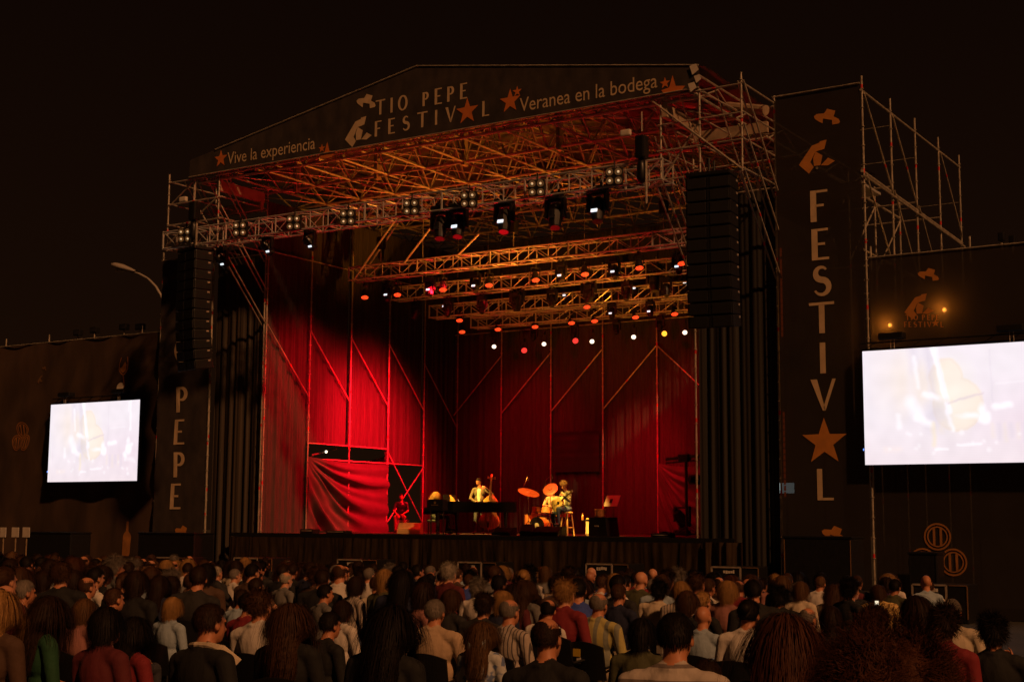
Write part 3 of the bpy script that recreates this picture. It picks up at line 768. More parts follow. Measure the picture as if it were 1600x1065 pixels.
curtain("brightest red curtain panel above the swagged cloth, farther upstage of the two", (W0, WY[2]), (W0, WY[3]), 4.86, 12.9, seed=13)
curtain("dark curtain panel hanging above the open scaffold bay with crossed braces", (W0, WY[3]), (W0, WY[4]), 4.4, 12.9, seed=14)
curtain("dark full-height curtain panel in the left upstage corner", (W0, WY[4]), (W0, YB), FZ, 12.9, seed=15)
for i in range(7):
    curtain(f"dark back-wall curtain panel, {ordn[i]} scaffold bay from the left upstage corner", (BX[i], YB), (BX[i + 1], YB), FZ, 13.1, seed=30 + i)
curtain("dark curtain wall along the right side of the stage", (XR + .1, YB), (XR + .1, .3), FZ, 11.7, seed=50)
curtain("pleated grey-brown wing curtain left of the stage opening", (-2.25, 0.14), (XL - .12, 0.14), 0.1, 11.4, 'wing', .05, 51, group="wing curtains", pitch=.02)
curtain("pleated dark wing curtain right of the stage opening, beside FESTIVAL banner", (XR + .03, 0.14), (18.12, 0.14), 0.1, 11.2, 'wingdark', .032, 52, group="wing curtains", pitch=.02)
curtain("dark narrow drape below the stage deck at its right front corner", (XR + .3, -.4), (17.3, -.42), 0.05, 1.75, 'skirt', .08, 53, group="wing curtains")
# swagged cloths
def swag(label, A, du, dv, seed, mname='swag', amp=.17):
    r = random.Random(seed); n = (du.cross(dv)).normalized()
    if n.x < -.1 or n.y > .1: n = -n
    def fn(u, v):
        den = 1 - (1 - u) ** 2.4 + .04
        t = (v) / den if v < den else 1 + (v - den)
        k = t ** .8
        a = amp * (1 - .55 * u) * min(1, 6 * u + .1) * min(1, 5 * v)
        w = a * (math.sin(k * 21 + 1.2 * noise.noise(Vector((u * 3, v * 3, seed)))) * .55 + .45 * math.sin(k * 34 + 2 + noise.noise(Vector((u * 2, v * 5, seed)))))
        w += .05 * noise.noise(Vector((u * 4, v * 4, seed + 3)))
        return A + du * u + dv * (v + .035 * math.sin(u * math.pi) * (1 - v)) + n * w
    m = MB(); m.keep = True; m.grid(fn, 90, 90)
    return tag(m.build("swagged_cloth", mname, None, smooth=True), label, "cloth", "swagged cloths")
swag("crumpled red-lit cloth swagged across two scaffold bays low on the left stage wall", Vector((XL + .14, WY[1], 4.42)), Vector((0, WY[3] - WY[1], -.1)), Vector((0, 0, -2.5)), 3)
swag("dark red cloth swagged low behind the camera crane", Vector((BX[4] + .05, YB - .2, 4.35)), Vector((BAY, 0, -.1)), Vector((0, 0, -2.4)), 8, amp=.07)
m = MB(); m.keep = True
m.grid(lambda u, v: Vector((BX[2] + .12 + u * 2.0, YB - .17 - .02 * math.sin(u * 9) + .015 * math.sin(v * 30), 4.1 + v * 1.5)), 20, 12)
tag(m.build("masking_cloth", 'black', None, smooth=True), "flat black masking cloth on the back wall behind the guitarist", "cloth")
m = MB(); m.prism([(XL - 1.6, WY[3] + .3, 4.35), (XL - 1.6, WY[4] + .6, 4.35), (XL - 1.6, WY[4] + .6, 4.9), (XL - 1.6, WY[3] + 1.0, 4.5)], (.08, 0, 0))
tag(m.build("canopy_cloth", 'beam', None), "small beige sloping canopy cloth seen through the open scaffold bay", "canopy")
m = MB(); m.tube((XL - .5, WY[1] + .9, 4.52), (XL - .5, WY[2] + .0, 4.80), .03); m.build("handrail", 'galv', None)
tag(bpy.data.objects["handrail"], "thin slanting handrail in the gap above the swagged cloth", "handrail")
t = thing("work_lamp", "tiny lit work lamp on the handrail in the wall gap", "lamp", (XL - .42, WY[2] - .65, 4.66))
MB().sphere((0, 0, 0), .05).build("bulb", 'statusled', t, local=True); MB().lathe((-.02, 0, 0), (-1, 0, 0), [(0, .05), (.08, .03)], 10).build("housing", 'black', t, local=True)

# ------------------------------------------------------------------ lighting trusses
def truss(label, x0, x1, y, z0, z1, d=0.5, bays=None):
    t = thing("lighting_truss", label, "truss", ((x0 + x1) / 2, y, z0), "lighting trusses over the stage")
    r = .03; ys_ = (y - d / 2, y + d / 2); cz = ((z0 + r), (z1 - r))
    for yy in ys_:
        for z in cz: MB().tube((x0, yy, z), (x1, yy, z), r, n=7).build("chord", 'alu', t)
    n = bays or max(2, round((x1 - x0) / .75)); m = MB(); w = (x1 - x0) / n
    for i in range(n + 1):
        x = x0 + i * w
        for yy in ys_: m.tube((x, yy, z0), (x, yy, z1), .02 if i % 4 else .032, n=5)
        for z in cz: m.tube((x, ys_[0], z), (x, ys_[1], z), .017, n=5)
        if i < n:
            s = i % 2
            for yy in ys_: m.tube((x, yy, z0 if s else z1), (x + w, yy, z1 if s else z0), .015, n=5)
            for z in cz: m.tube((x, ys_[s], z), (x + w, ys_[1 - s], z), .015, n=5)
    m.build("lattice", 'alu', t)
    return t
truss("long front lighting truss carrying the square blinders, above the stage edge", -2.0, 16.2, -2.35, 11.0, 11.6, .6, 26)
T2 = truss("amber-lit lighting truss, second from the audience, with bright red lamps below", 1.4, 14.6, 3.0, 10.46, 10.96)
for (a0, a1), (b0, b1), yy in (((553, 437), (616, 346), 2.72), ((561, 437), (622, 348), 3.28), ((632, 410), (676, 352), 2.72), ((716, 398), (748, 366), 2.72)):
    bar(T2, "hanger_strut", at_y(a0, a1, yy), at_y(b0, b1, yy), .035, 'alu')
truss("amber-lit lighting truss, third from the audience, half hidden by the second", 1.4, 14.6, 5.4, 10.1, 10.6)
truss("lighting truss hung low, fourth from the audience, with small moving heads", 1.5, 14.6, 7.6, 9.72, 10.22)
truss("rearmost lighting truss just in front of the back curtain", 2.0, 14.4, 9.6, 9.55, 9.98)
# chain lines and long diagonal strut of the trusses
for i, (x, y, z) in enumerate([(a_, b_, c_) for b_, c_ in ((3.0, 10.96), (5.4, 10.6), (7.6, 10.22), (9.6, 9.98)) for a_ in (2.6, 8.0, 13.4)]):
    rowl = ["second", "third", "fourth", "rearmost"][i // 3]; posl = ["left end", "middle", "right end"][i % 3]
    t = thing("chain_hoist", f"black chain hoist above the {posl} of the {rowl} lighting truss", "hoist", (x, y, z), "chain hoists over the trusses")
    MB().bbox((0, 0, .75), (.22, .26, .42), .03).build("motor", 'black', t, local=True)
    MB().tube((0, 0, .1), (0, 0, .55), .02).tube((0, 0, .95), (0, 0, 13.2 - z), .014).build("chain", 'galv', t, local=True)
for i, (px, py) in enumerate(((304, 330), (1003, 230))):
    c = at_y(px, py, -2.75)
    t = thing("chain_hoist", ["black hoist with bagged chain over the left end of the front truss", "black hoist with bagged chain over the right end of the front truss"][i], "hoist", c, "chain hoists over the trusses")
    MB().bbox((0, 0, 0), (.28, .30, .62), .06).build("motor", 'black', t, local=True)
    MB().lathe((-.02, 0, -.4), (0, 0, -1), [(-.1, .08), (.1, .12), (.4, .13), (.55, .07)], 12).build("chain_bag", 'plastic', t, local=True, smooth=True)
    MB().tube((0, 0, .42), (0, 0, .95), .02).tube((.12, 0, -.4), (.12, 0, -1.5), .035).build("chain", 'galv', t, local=True)
    MB().bbox((-.42, -.1, .42), (.30, .12, .17), .04).build("tally_plate", 'white', t, local=True)

# ------------------------------------------------------------------ stage lamps
def aimrot(v): return Vector(v).normalized().to_track_quat('Z', 'Y').to_matrix()
def par_proto(lens, r=.15):
    def mk(label, loc, aim, group):
        t = thing("par_lamp", label, "stage lamp", loc, group)
        a = Vector(aim).normalized()
        MB().lathe(-a * .30, a, [(0, r * .45), (.05, r * .75), (.2, r), (.315, r * 1.06)], 16).build("body", 'black', t, local=True, smooth=False)
        MB().lathe(a * .02, a, [(0, r * .98), (.006, r * .9), (.008, 0.0)], 18).build("lens", lens, t, local=True)
        y = MB(); s = Vector((0, 0, 1)).cross(a); s = s.normalized() if s.length > .1 else Vector((1, 0, 0))
        for k in (-1, 1): y.tube(s * (k * r * 1.18) - a * .12, s * (k * r * 1.18) - a * .12 + Vector((0, 0, .28)), .014, n=5)
        y.tube(s * (-r * 1.18) - a * .12 + Vector((0, 0, .28)), s * (r * 1.18) - a * .12 + Vector((0, 0, .28)), .014, n=5)
        y.box(-a * .12 + Vector((0, 0, .34)), (.08, .1, .12))
        y.build("yoke", 'black', t, local=True)
        return t
    return mk
mk_led = par_proto('led', .125); mk_red = par_proto('redlens', .11); mk_white = par_proto('whitelens', .085); mk_amb = par_proto('amberlens', .095)
def moving_head(label, loc, aim, group, k=1.0, lens='coldlens', spot=True):
    t = thing("moving_head", label, "stage lamp", loc, group)
    a = Vector(aim).normalized()
    MB().bbox((0, 0, .46 * k), (.40 * k, .34 * k, .16 * k), .02).build("base", 'black', t, local=True)
    y = MB()
    for s in (-1, 1): y.bbox((s * .23 * k, 0, .18 * k), (.07 * k, .16 * k, .46 * k), .015)
    y.bbox((0, 0, .37 * k), (.5 * k, .15 * k, .05 * k), .01)
    y.build("yoke", 'black', t, local=True)
    MB().lathe(-a * .30 * k, a, [(0, .10 * k), (.04 * k, .16 * k), (.22 * k, .185 * k), (.42 * k, .16 * k), (.60 * k, .13 * k), (.62 * k, .12 * k)], 16).build("head", 'black', t, local=True, smooth=False)
    MB().lathe(a * .305 * k, a, [(0, .115 * k), (.012, .08 * k), (.016, 0)], 16).build("lens", 'darklens' if spot else lens, t, local=True)
    if spot:
        s = Vector((1, 0, 0)); b = (Vector((0, -1, 0)) - a * Vector((0, -1, 0)).dot(a)).normalized()
        MB().box(a * .10 * k + b * .168 * k, (.16 * k, .03, .075 * k), rot=Matrix((s, b, s.cross(b))).transposed()).build("display", lens, t, local=True)
    MB().box((-.1 * k, 0, .58 * k), (.05, .07, .12 * k)).box((.1 * k, 0, .58 * k), (.05, .07, .12 * k)).box((0, 0, .56 * k), (.2 * k, .04, .05 * k)).build("clamp", 'black', t, local=True)
    return t
G1 = "red LED lamps under the second truss"
for i, (px, py) in enumerate(((570, 464), (621, 460), (692, 452), (764, 445), (837, 437), (914, 428), (999, 418), (1065, 411))):
    mk_led(f"glowing red LED lamp under the second truss, {ordn[i]} from its left end", at_y(px, py, 2.9), (.30, -.30, -.90), G1)
G2 = "pale moving heads under the second truss"
for i, (px, py) in enumerate(((606, 464), (672, 456), (743, 450), (877, 434), (960, 428), (1060, 420))):
    moving_head(f"moving head with pale lit display under the second truss, {ordn[i]} from the left", at_y(px, py - 4, 3.1), (.3, -.35, -.9), G2, .75)
G3 = "red lamps under the rear trusses"
for i, (px, py, Y) in enumerate(((722, 518, 9.4), (778, 514, 9.4), (836, 510, 9.4), (893, 504, 9.4), (929, 501, 9.4), (993, 495, 9.4), (1054, 490, 9.4), (718, 500, 7.6), (917, 479, 7.6))):
    mk_led(f"red LED lamp under the {'rearmost' if Y > 9 else 'fourth'} truss, {ordn[i] if Y > 9 else ordn[i - 7]} from the left", at_y(px, py, Y), (.30, -.32, -.90), G3)
for i, (px, py) in enumerate(((641, 506), (819, 547), (899, 532))):
    mk_red(f"small dim red lamp hanging low before the back curtain, {['left', 'middle', 'right'][i]} one of three", at_y(px, py, 9.8), (.5, -.6, -.4), "small dim red lamps")
G4 = "white spotlights hanging below the rearmost truss"
for i, (px, py) in enumerate(((772, 541), (850, 537), (925, 533), (990, 526), (1070, 519))):
    mk_white(f"round white spotlight hanging below the rearmost truss, {ordn[i]} from the left", at_y(px, py, 9.0), (.45, -.75, -.5), G4)
mk_amb("round amber lamp beside the rightmost white spotlight", at_y(1038, 521, 9.0), (.5, -.8, -.2), "amber lamps")
G5 = "small moving heads under the fourth truss"
for i, (px, py) in enumerate(((696, 478), (757, 474), (862, 464), (884, 461), (956, 489), (993, 450), (1016, 486), (1072, 441))):
    moving_head(f"small moving head with cold display under the fourth truss, {ordn[i]} from the left", at_y(px, py, 7.5), (.2, -.35, -.9), G5, .65)
G6 = "tall black moving heads among the rear trusses"
for i, (px, py, Y) in enumerate(((808, 470, 5.6), (920, 456, 5.6), (1023, 440, 5.6))):
    moving_head(f"tall all-black moving head pointing down among the rear trusses, {['left', 'middle', 'right'][i]} one of three", at_y(px, py, Y), (.1, -.2, -.97), G6, 1.05, 'darklens')
GD = "dark moving heads among the rear trusses"
for i in range(9):
    moving_head(f"dark moving head hung under the third truss, {ordn[i]} from the left", Vector((2.3 + i * 1.42, 5.45, 9.62)), (.1 * ((i * 7) % 5 - 2), -.3, -.9), GD, .72, 'darklens')
for i in range(7):
    moving_head(f"dark moving head hung under the rearmost truss, {ordn[i]} from the left", Vector((2.9 + i * 1.75, 9.65, 9.12)), (.12 * ((i * 3) % 5 - 2), -.4, -.85), GD, .62, 'darklens')
G7 = "blinders on the front truss"
for i, (px, py) in enumerate(((290, 368), (376, 358), (460, 348), (544, 340), (643, 324), (733, 312), (839, 294), (960, 276))):
    c = at_y(px, py, -2.78)
    t = thing("blinder_lamp", f"square four-lamp blinder on the front truss, {ordn[i]} from its left end", "stage lamp", c, G7)
    R = aimrot((.35, -.9, -.12)); yv = R @ Vector((0, 0, 1)); uu = Vector((0, 0, 1)).cross(yv).normalized(); vv = yv.cross(uu)
    rot = Matrix((uu, vv, yv)).transposed()
    MB().bbox((0, 0, 0), (.46, .46, .16), .02, rot=rot).build("housing", 'black', t, local=True)
    for a_ in (-1, 1):
        for b_ in (-1, 1):
            p = uu * (.115 * a_) + vv * (.115 * b_) + yv * .083
            k = MB().lathe(p, yv, [(.02, .098), (.022, .088), (.004, .04), (.003, .0)], 14).build("reflector", 'dish', t, local=True)
            MB().sphere(p + yv * .02, .035, 10, 6).build("bulb", 'bulb', t, local=True)
    MB().tube(vv * .2 - yv * .05, vv * .42 - yv * .1, .02).build("bracket", 'black', t, local=True)
G8 = "big moving heads under the front truss"
for i, (px, py, pale) in enumerate(((688, 356, 0), (716, 353, 1), (788, 345, 1), (868, 338, 0), (934, 328, 1))):
    moving_head(f"large black moving head under the front truss, {ordn[i]} of five from left{', pale display lit' if pale else ''}", at_y(px, py, -2.35), (.15, -.3, -.94), G8, 1.15, 'coldlens' if pale else 'darklens', True)
for i, (px, py) in enumerate(((347, 408), (418, 388), (484, 380))):
    moving_head(f"profile lamp under the left end of the front truss, {ordn[i]} from the left of three", at_y(px, py, -2.3), (.45, .5, -.72), "profile lamps under the front truss left end", .8, 'coldlens', True)
t = moving_head("black moving head standing on the deck with a faint red lens", Vector((11.35, 8.3, FZ + .50)), (-.35, -.5, .75), "lamps on the deck", 1.1, 'redlens', False)
t.scale = (1, 1, 1)
for c in KIDS[t.name]:
    if c.name.startswith(("base", "clamp")): c.location.z = -.92

# ------------------------------------------------------------------ line arrays
def line_array(label, cx, y, ztop, n, rz, lean):
    t = thing("line_array", label, "speaker array", (cx, y, ztop), "hanging speaker arrays", rz)
    z = 0; yy = 0; ang = 0
    MB().bbox((0, 0, .08), (1.15, .7, .10), .02).tube((0, -.2, .1), (0, -.2, .5), .03).tube((0, .2, .1), (0, .2, .5), .03).build("flying_frame", 'black', t, local=True)
    for i in range(n):
        rot = Matrix.Rotation(ang, 3, 'X'); h = .315
        c = Vector((0, yy, z - h / 2))
        m = MB(); m.bbox(c, (1.18, .62, h - .015), .025, 0, rot)
        for s in (-1, 1): m.bbox(c + rot @ Vector((s * .30, -.325, 0)), (.50, .03, h - .05), .01, 1, rot)
        m.box(c + rot @ Vector((0, -.33, 0)), (.06, .012, h - .03), 0, rot)
        for s in (-1, 1): m.box(c + rot @ Vector((s * .592, .18, .09)), (.012, .09, .05), 2, rot)
        m.build("speaker_cabinet", ['black', 'grille', 'edge'], t, local=True)
        z -= h * math.cos(ang); yy += h * math.sin(ang) * 1.0
        if i > n * .4: ang += lean
    return t
line_array("tall black speaker array hanging in front of the left vertical banner", -.50, -2.65, 10.75, 12, rad(-16), rad(1.6))
line_array("tall black speaker array hanging beside the FESTIVAL banner scaffold tower", 17.58, -2.65, 10.85, 12, rad(6), rad(1.2))

# ------------------------------------------------------------------ video screens
def screen_mesh():
    nu, nv = 240, 140; W, H = 4.67, 2.82
    m = MB(); m.keep = True
    m.grid(lambda u, v: Vector((u * W, 0, v * H)), nu, nv)
    me = bpy.data.meshes.new("panel"); me.from_pydata(m.v, [], m.f)
    ca = me.color_attributes.new("picture", 'FLOAT_COLOR', 'POINT')
    def soft(d, w): return max(0.0, min(1.0, .5 - d / (w * 2.0)))
    def seg(x, y, x0, y0, x1, y1, r):
        dx, dy = x1 - x0, y1 - y0; t = max(0, min(1, ((x - x0) * dx + (y - y0) * dy) / (dx * dx + dy * dy + 1e-9)))
        return math.hypot(x - x0 - t * dx, y - y0 - t * dy) - r
    def ell(x, y, cx, cy, rx, ry): return (math.hypot((x - cx) / rx, (y - cy) / ry) - 1) * min(rx, ry)
    AS = 1.6      # drawing: x 0..1.6, y 0..1 downwards
    PEACH = (1.0, .84, .70); WH = (1.12, 1.06, 1.10); LIL = (.80, .72, .86); BASE = (.95, .86, .92)
    shapes = []
    A = lambda f, col, k, w=.02: shapes.append((f, col, k, w))
    DK = (.74, .66, .78)
    A(lambda x, y: ell(x, y, .24, .26, .12, .26), PEACH, .30, .10)            # player's back and hair
    A(lambda x, y: ell(x, y, .34, .30, .07, .22), PEACH, .45, .05)
    A(lambda x, y: seg(x, y, .43, -.02, .45, .20, .035), DK, .45, .04)
    A(lambda x, y: max(ell(x, y, .50, .32, .07, .18), -1), PEACH, .55, .03)
    A(lambda x, y: min(ell(x, y, .70, .28, .13, .17), ell(x, y, .79, .50, .20, .22)), PEACH, .9, .02)   # bass body
    A(lambda x, y: ell(x, y, .76, .42, .14, .24), (1.02, .95, .86), .7, .10)
    A(lambda x, y: abs(min(ell(x, y, .70, .28, .13, .17), ell(x, y, .79, .50, .20, .22))) - .004, (.95, .72, .5), .5, .012)
    A(lambda x, y: seg(x, y, .55, .0, .60, .40, .030), DK, .5, .03)
    A(lambda x, y: seg(x, y, .605, .0, .72, .56, .022), WH, 1.0, .012)         # neck and strings
    for q in (0, .012): A(lambda x, y, q=q: seg(x, y, .615 + q, .02, .705 + q, .5, .0012), (.78, .7, .8), .6, .006)
    A(lambda x, y: seg(x, y, .70, .56, .745, .72, .014), WH, .8, .012)
    A(lambda x, y: seg(x, y, .72, .485, .99, .415, .007), (.80, .66, .72), .9, .01)   # bow
    A(lambda x, y: seg(x, y, .52, .40, .65, .45, .022), WH, .9, .02)
    A(lambda x, y: seg(x, y, .65, .45, .74, .47, .014), PEACH, .6, .02)
    A(lambda x, y: ell(x, y, .62, .60, .10, .13), DK, .55, .05)
    A(lambda x, y: seg(x, y, .44, .08, .47, .34, .010), WH, .9, .02)
    A(lambda x, y: seg(x, y, .40, .46, .46, .58, .034), WH, .8, .04)
    A(lambda x, y: seg(x, y, .45, .60, .56, .66, .020), WH, .9, .025)
    A(lambda x, y: seg(x, y, .295, .58, .30, .68, .016), WH, .8, .02)
    A(lambda x, y: seg(x, y, .585, .66, .59, .84, .014), (1.0, .84, .62), .8, .02)
    A(lambda x, y: seg(x, y, .66, .66, .65, .72, .02), PEACH, .5, .03)
    A(lambda x, y: min(ell(x, y, .985, .56, .028, .05), ell(x, y, 1.0, .62, .05, .05), ell(x, y, .90, .60, .075, .018)), WH, 1.0, .02)   # drummer
    A(lambda x, y: seg(x, y, 1.09, .53, 1.20, .52, .022), WH, .95, .02)
    A(lambda x, y: min(ell(x, y, 1.425, .50, .022, .035), ell(x, y, 1.43, .60, .05, .07), seg(x, y, 1.36, .66, 1.49, .55, .014), ell(x, y, 1.38, .68, .03, .03)), WH, 1.0, .02)   # guitarist
    A(lambda x, y: seg(x, y, 1.40, .72, 1.52, .74, .014), WH, .7, .03)
    A(lambda x, y: seg(x, y, .78, .845, .96, .84, .008), WH, .9, .012)
    A(lambda x, y: seg(x, y, .60, .88, .70, .875, .008), WH, .9, .012)
    A(lambda x, y: seg(x, y, .18, .87, .30, .87, .022), (1.05, .88, .85), .6, .02)
    A(lambda x, y: seg(x, y, 1.44, .0, 1.455, .36, .012), WH, .8, .015)
    A(lambda x, y: seg(x, y, 1.41, .02, 1.41, .14, .004), WH, .7, .01)
    A(lambda x, y: seg(x, y, 1.1, .34, 1.36, .325, .002), WH, .5, .01)
    A(lambda x, y: seg(x, y, 1.06, .05, 1.075, .5, .002), DK, .4, .01)
    for q in range(6): A(lambda x, y, q=q: seg(x, y, 1.06 + q * .05, .68, 1.065 + q * .05, .78 + .02 * (q % 3), .008), DK if q % 2 else PEACH, .5, .02)
    shapes = [s for s in shapes if s]
    r = random.Random(4)
    dots = [(r.uniform(.15, 1.55), r.uniform(.72, .95), r.uniform(.004, .012)) for _ in range(20)]
    k = 0; cols = []
    for j in range(nv + 1):
        for i in range(nu + 1):
            x = i / nu * AS; y = 1 - j / nv
            x += .010 * noise.noise(Vector((i * .11, j * .11, 4))); y += .010 * noise.noise(Vector((i * .12, j * .12, 9))); c = list(BASE)
            lo = max(0, min(1, (y - .55) * 2)); c = [c[0] * (1 - .02 * lo) + .02 * lo, c[1] * (1 - .05 * lo), c[2] * (1 - .06 * lo)]
            sh = max(0, min(1, (x - .55) * 1.2)) * max(0, 1 - abs(y - .62) * 2.4); c = [c[0] * (1 - .02 * sh), c[1] * (1 - .09 * sh), c[2] * (1 - .06 * sh)]
            for f, col, kk, w in shapes:
                a_ = soft(f(x, y), w) * kk * .95
                if a_ > 0: c = [c[q] * (1 - a_) + col[q] * a_ for q in range(3)]
            for dx, dy, dr in dots:
                if abs(x - dx) < .03 and abs(y - dy) < .03:
                    a_ = soft(math.hypot(x - dx, y - dy) - dr, .02) * .7; c = [c[q] * (1 - a_) + WH[q] * a_ for q in range(3)]
            n_ = 1 + .05 * noise.noise(Vector((x * 9, y * 9, 1)))
            s_ = 1 - .05 * (j % 2) * (0.3 + y)
            cols += [c[0] * n_ * s_, c[1] * n_ * s_, c[2] * n_ * s_, 1]
    ca.data.foreach_set("color", cols)
    mt = bpy.data.materials.new("led_wall"); mt.use_nodes = True
    t = mt.node_tree; b = t.nodes["Principled BSDF"]; at = t.nodes.new("ShaderNodeVertexColor"); at.layer_name = "picture"
    b.inputs["Base Color"].default_value = (.02, .02, .02, 1); b.inputs["Roughness"].default_value = .5
    t.links.new(at.outputs[0], b.inputs["Emission Color"]); b.inputs["Emission Strength"].default_value = 1.02
    me.materials.append(mt)
    return me
SCR = screen_mesh()
def screen(label, x0, z0, sc):
    t = thing("video_screen", label, "video screen", (x0, -.36, z0), "video screens beside the stage")
    W, H = 4.67, 2.82
    o = bpy.data.objects.new("panel", SCR); scene.collection.objects.link(o); o.parent = t; KIDS.setdefault(t.name, []).append(o); o.scale = (sc, 1, sc)
    W *= sc; H *= sc
    MB().box((W / 2, .075, H / 2), (W + .03, .13, H + .03)).build("cabinet", 'black', t, local=True)
    m = MB(); m.tube((-.1, .16, H + .06), (W + .1, .16, H + .06), .02); m.tube((-.1, .16, H + .22), (W + .1, .16, H + .22), .02)
    for i in range(9): m.tube((i * W / 8, .16, H + .06), ((i + .5) * W / 8, .16, H + .22), .012)
    m.build("header_truss", 'black', t, local=True)
    for k in (.16, .77):
        MB().bbox((W * k, .05, H + .34), (.62, .3, .16), .03).build("hoist_bracket", 'black', t, local=True)
        m = MB(); m.tube((W * k - .02, -.02, H + .02), (W * k - .02, -.02, H + .32), .012); m.tube((W * k + .07, -.02, H + .02), (W * k + .07, -.02, H + .32), .012); m.build("shackle", 'galv', t, local=True)
    MB().box((-.03, 0, .38), (.02, .02, .05)).build("indicator", 'blueled', t, local=True)
    return t
s1 = screen("smaller bright video screen at left showing a double bass player, hung on the fence", -9.97, 3.58, 1.0)
MB().lathe((3.6, .05, 3.28), (0, -1, .2), [(0, .16), (.03, .19), (.06, .12)], 16).build("hoist_disc", 'white', s1, local=True)
screen("larger bright video screen at right showing a double bass player, cut by the picture edge", 20.58, 3.70, 1.005)

# ------------------------------------------------------------------ ground speakers and boxes before the stage
def sub_box(label, x0, x1, zt, group="front fill speakers along the stage foot", y=-1.5):
    w = x1 - x0; cx = (x0 + x1) / 2
    t = thing("front_speaker", label, "speaker", (cx, y + .45, 0), group)
    MB().bbox((0, 0, zt / 2), (w, .9, zt), .02).build("cabinet", 'black', t, local=True)
    e = MB(); r = .022; f = -.46; xl, xr = -w / 2 + .02, w / 2 - .02; zt2 = zt - .02; xm = xl + (w - .04) * .62
    e.box(((xl + xm) / 2, f, zt2), (xm - xl, .02, .04))
    e.box((xl, f, zt2 * .55 + .02), (.04, .02, zt2 * .9 - .04)); e.box((xm, f, zt2 * .55 + .02), (.045, .02, zt2 * .9 - .04))
    e.build("edge_trim", 'edge', t, local=True)
    e2 = MB(); e2.box(((xm + xr) / 2 + .03, f, zt2 + .0), (xr - xm - .06, .015, .022)); e2.box((xr, f, zt2 * .55), (.025, .015, zt2 * .9 - .03)); e2.build("edge_trim", 'dimprint', t, local=True)
    g_ = MB(); g_.box(((xl + xm) / 2, f + .004, zt2 * .48), (xm - xl - .06, .015, zt2 * .85)); g_.build("grille", 'grille', t, local=True)
    b = MB(); q = random.Random(int(x0 * 10) + 99); xx = xl + .25 * w
    for i in range(5):
        ww = q.uniform(.03, .06); b.box((xx + ww / 2, f - .012, zt2 - .10 - q.uniform(0, .02)), (ww, .006, q.uniform(.05, .09))); xx += ww + .012
    b.build("badge", 'paper', t, local=True)
    return t
names_ = ["at the foot of the left vertical banner", "below the left wing curtain", "below the swagged red cloth", "below the piano", "below the guitarist and music stand", "below the right wing curtain", "before the right fence barrels"]
for (x0, x1, zt), nm in zip(((-3.2, -1.5, 1.04), (0.47, 2.1, 1.09), (4.69, 6.2, 1.12), (9.08, 10.4, 1.13), (13.25, 14.55, 1.17), (16.9, 18.2, 1.17), (22.0, 23.3, .88)), names_):
    sub_box(f"black front fill speaker with pale edge trim {nm}", x0, x1, zt)
def plain_box(name, label, c, size, extra=None):
    t = thing(name, label, "equipment box", (c[0], c[1], 0), "black covered equipment boxes")
    MB().bbox((0, 0, size[2] / 2), size, .04).build("body", 'black', t, local=True)
    MB().bbox((0, 0, size[2] + .02), (size[0] + .04, size[1] + .04, .06), .02).build("cover", 'plastic', t, local=True)
    e = MB()
    for s in (-1, 1): e.box((s * (size[0] / 2 - .03), -size[1] / 2 - .006, size[2] / 2), (.02, .012, size[2] * .96))
    e.build("edge_trim", extra or 'black', t, local=True)
    return t
plain_box("equipment_box", "tall black covered box under the left banner lettering", (-2.9, -.75, 0), (2.6, .9, 1.78))
plain_box("equipment_box", "tall black covered box at the foot of the FESTIVAL banner", (19.6, -.75, 0), (1.75, .9, 1.9), 'dimprint')
plain_box("equipment_box", "wide black covered box beside the three small signs", (-8.6, -.9, 0), (2.4, .9, 1.75))
plain_box("equipment_box", "small black box covering part of the barrel print on the right fence", (22.10, -.6, 0), (.68, .6, 1.55))
for i, px in enumerate((6, 25, 42)):
    c = at_y(px, 831, -3.0)
    t = thing("small_sign", ["small blank white sign on a stake at the left fence, leftmost of three", "small blank white sign on a stake at the left fence, middle of three", "small blank white sign on a stake at the left fence, rightmost of three"][i], "sign", (c.x, -3.0, 0), "white signs at the left fence")
    MB().box((0, -.03, c.z), (.36 if i else .3, .015, .33)).build("board", 'white', t, local=True)
    MB().tube((0, 0, 0), (0, 0, c.z + .1), .025).build("stake", 'stake', t, local=True)
# lit gap beside the right banner
t = thing("monitor", "small lit backstage monitor seen in the gap beside FESTIVAL banner", "monitor", (19.1, 1.6, 0))
a = at_y(1228, 762, 1.6)
t.location = (a.x, 1.6, a.z)
MB().bbox((0, .05, 0), (.50, .06, .32), .01).build("case", 'black', t, local=True); MB().box((0, .015, 0), (.46, .008, .28)).build("display", 'monitor', t, local=True); MB().tube((0, .05, -.16), (0, .05, -a.z), .03).build("pole", 'black', t, local=True)
m = MB()
for z in [3.0 + i * .16 for i in range(14)] + [7.2 + i * .15 for i in range(16)]: m.box((18.20, .30, z), (.05, .02, .13))
tag(m.build("led_ladder", 'ledstrip', None), "thin orange-red lit strip showing in the gap beside FESTIVAL banner", "light strip")


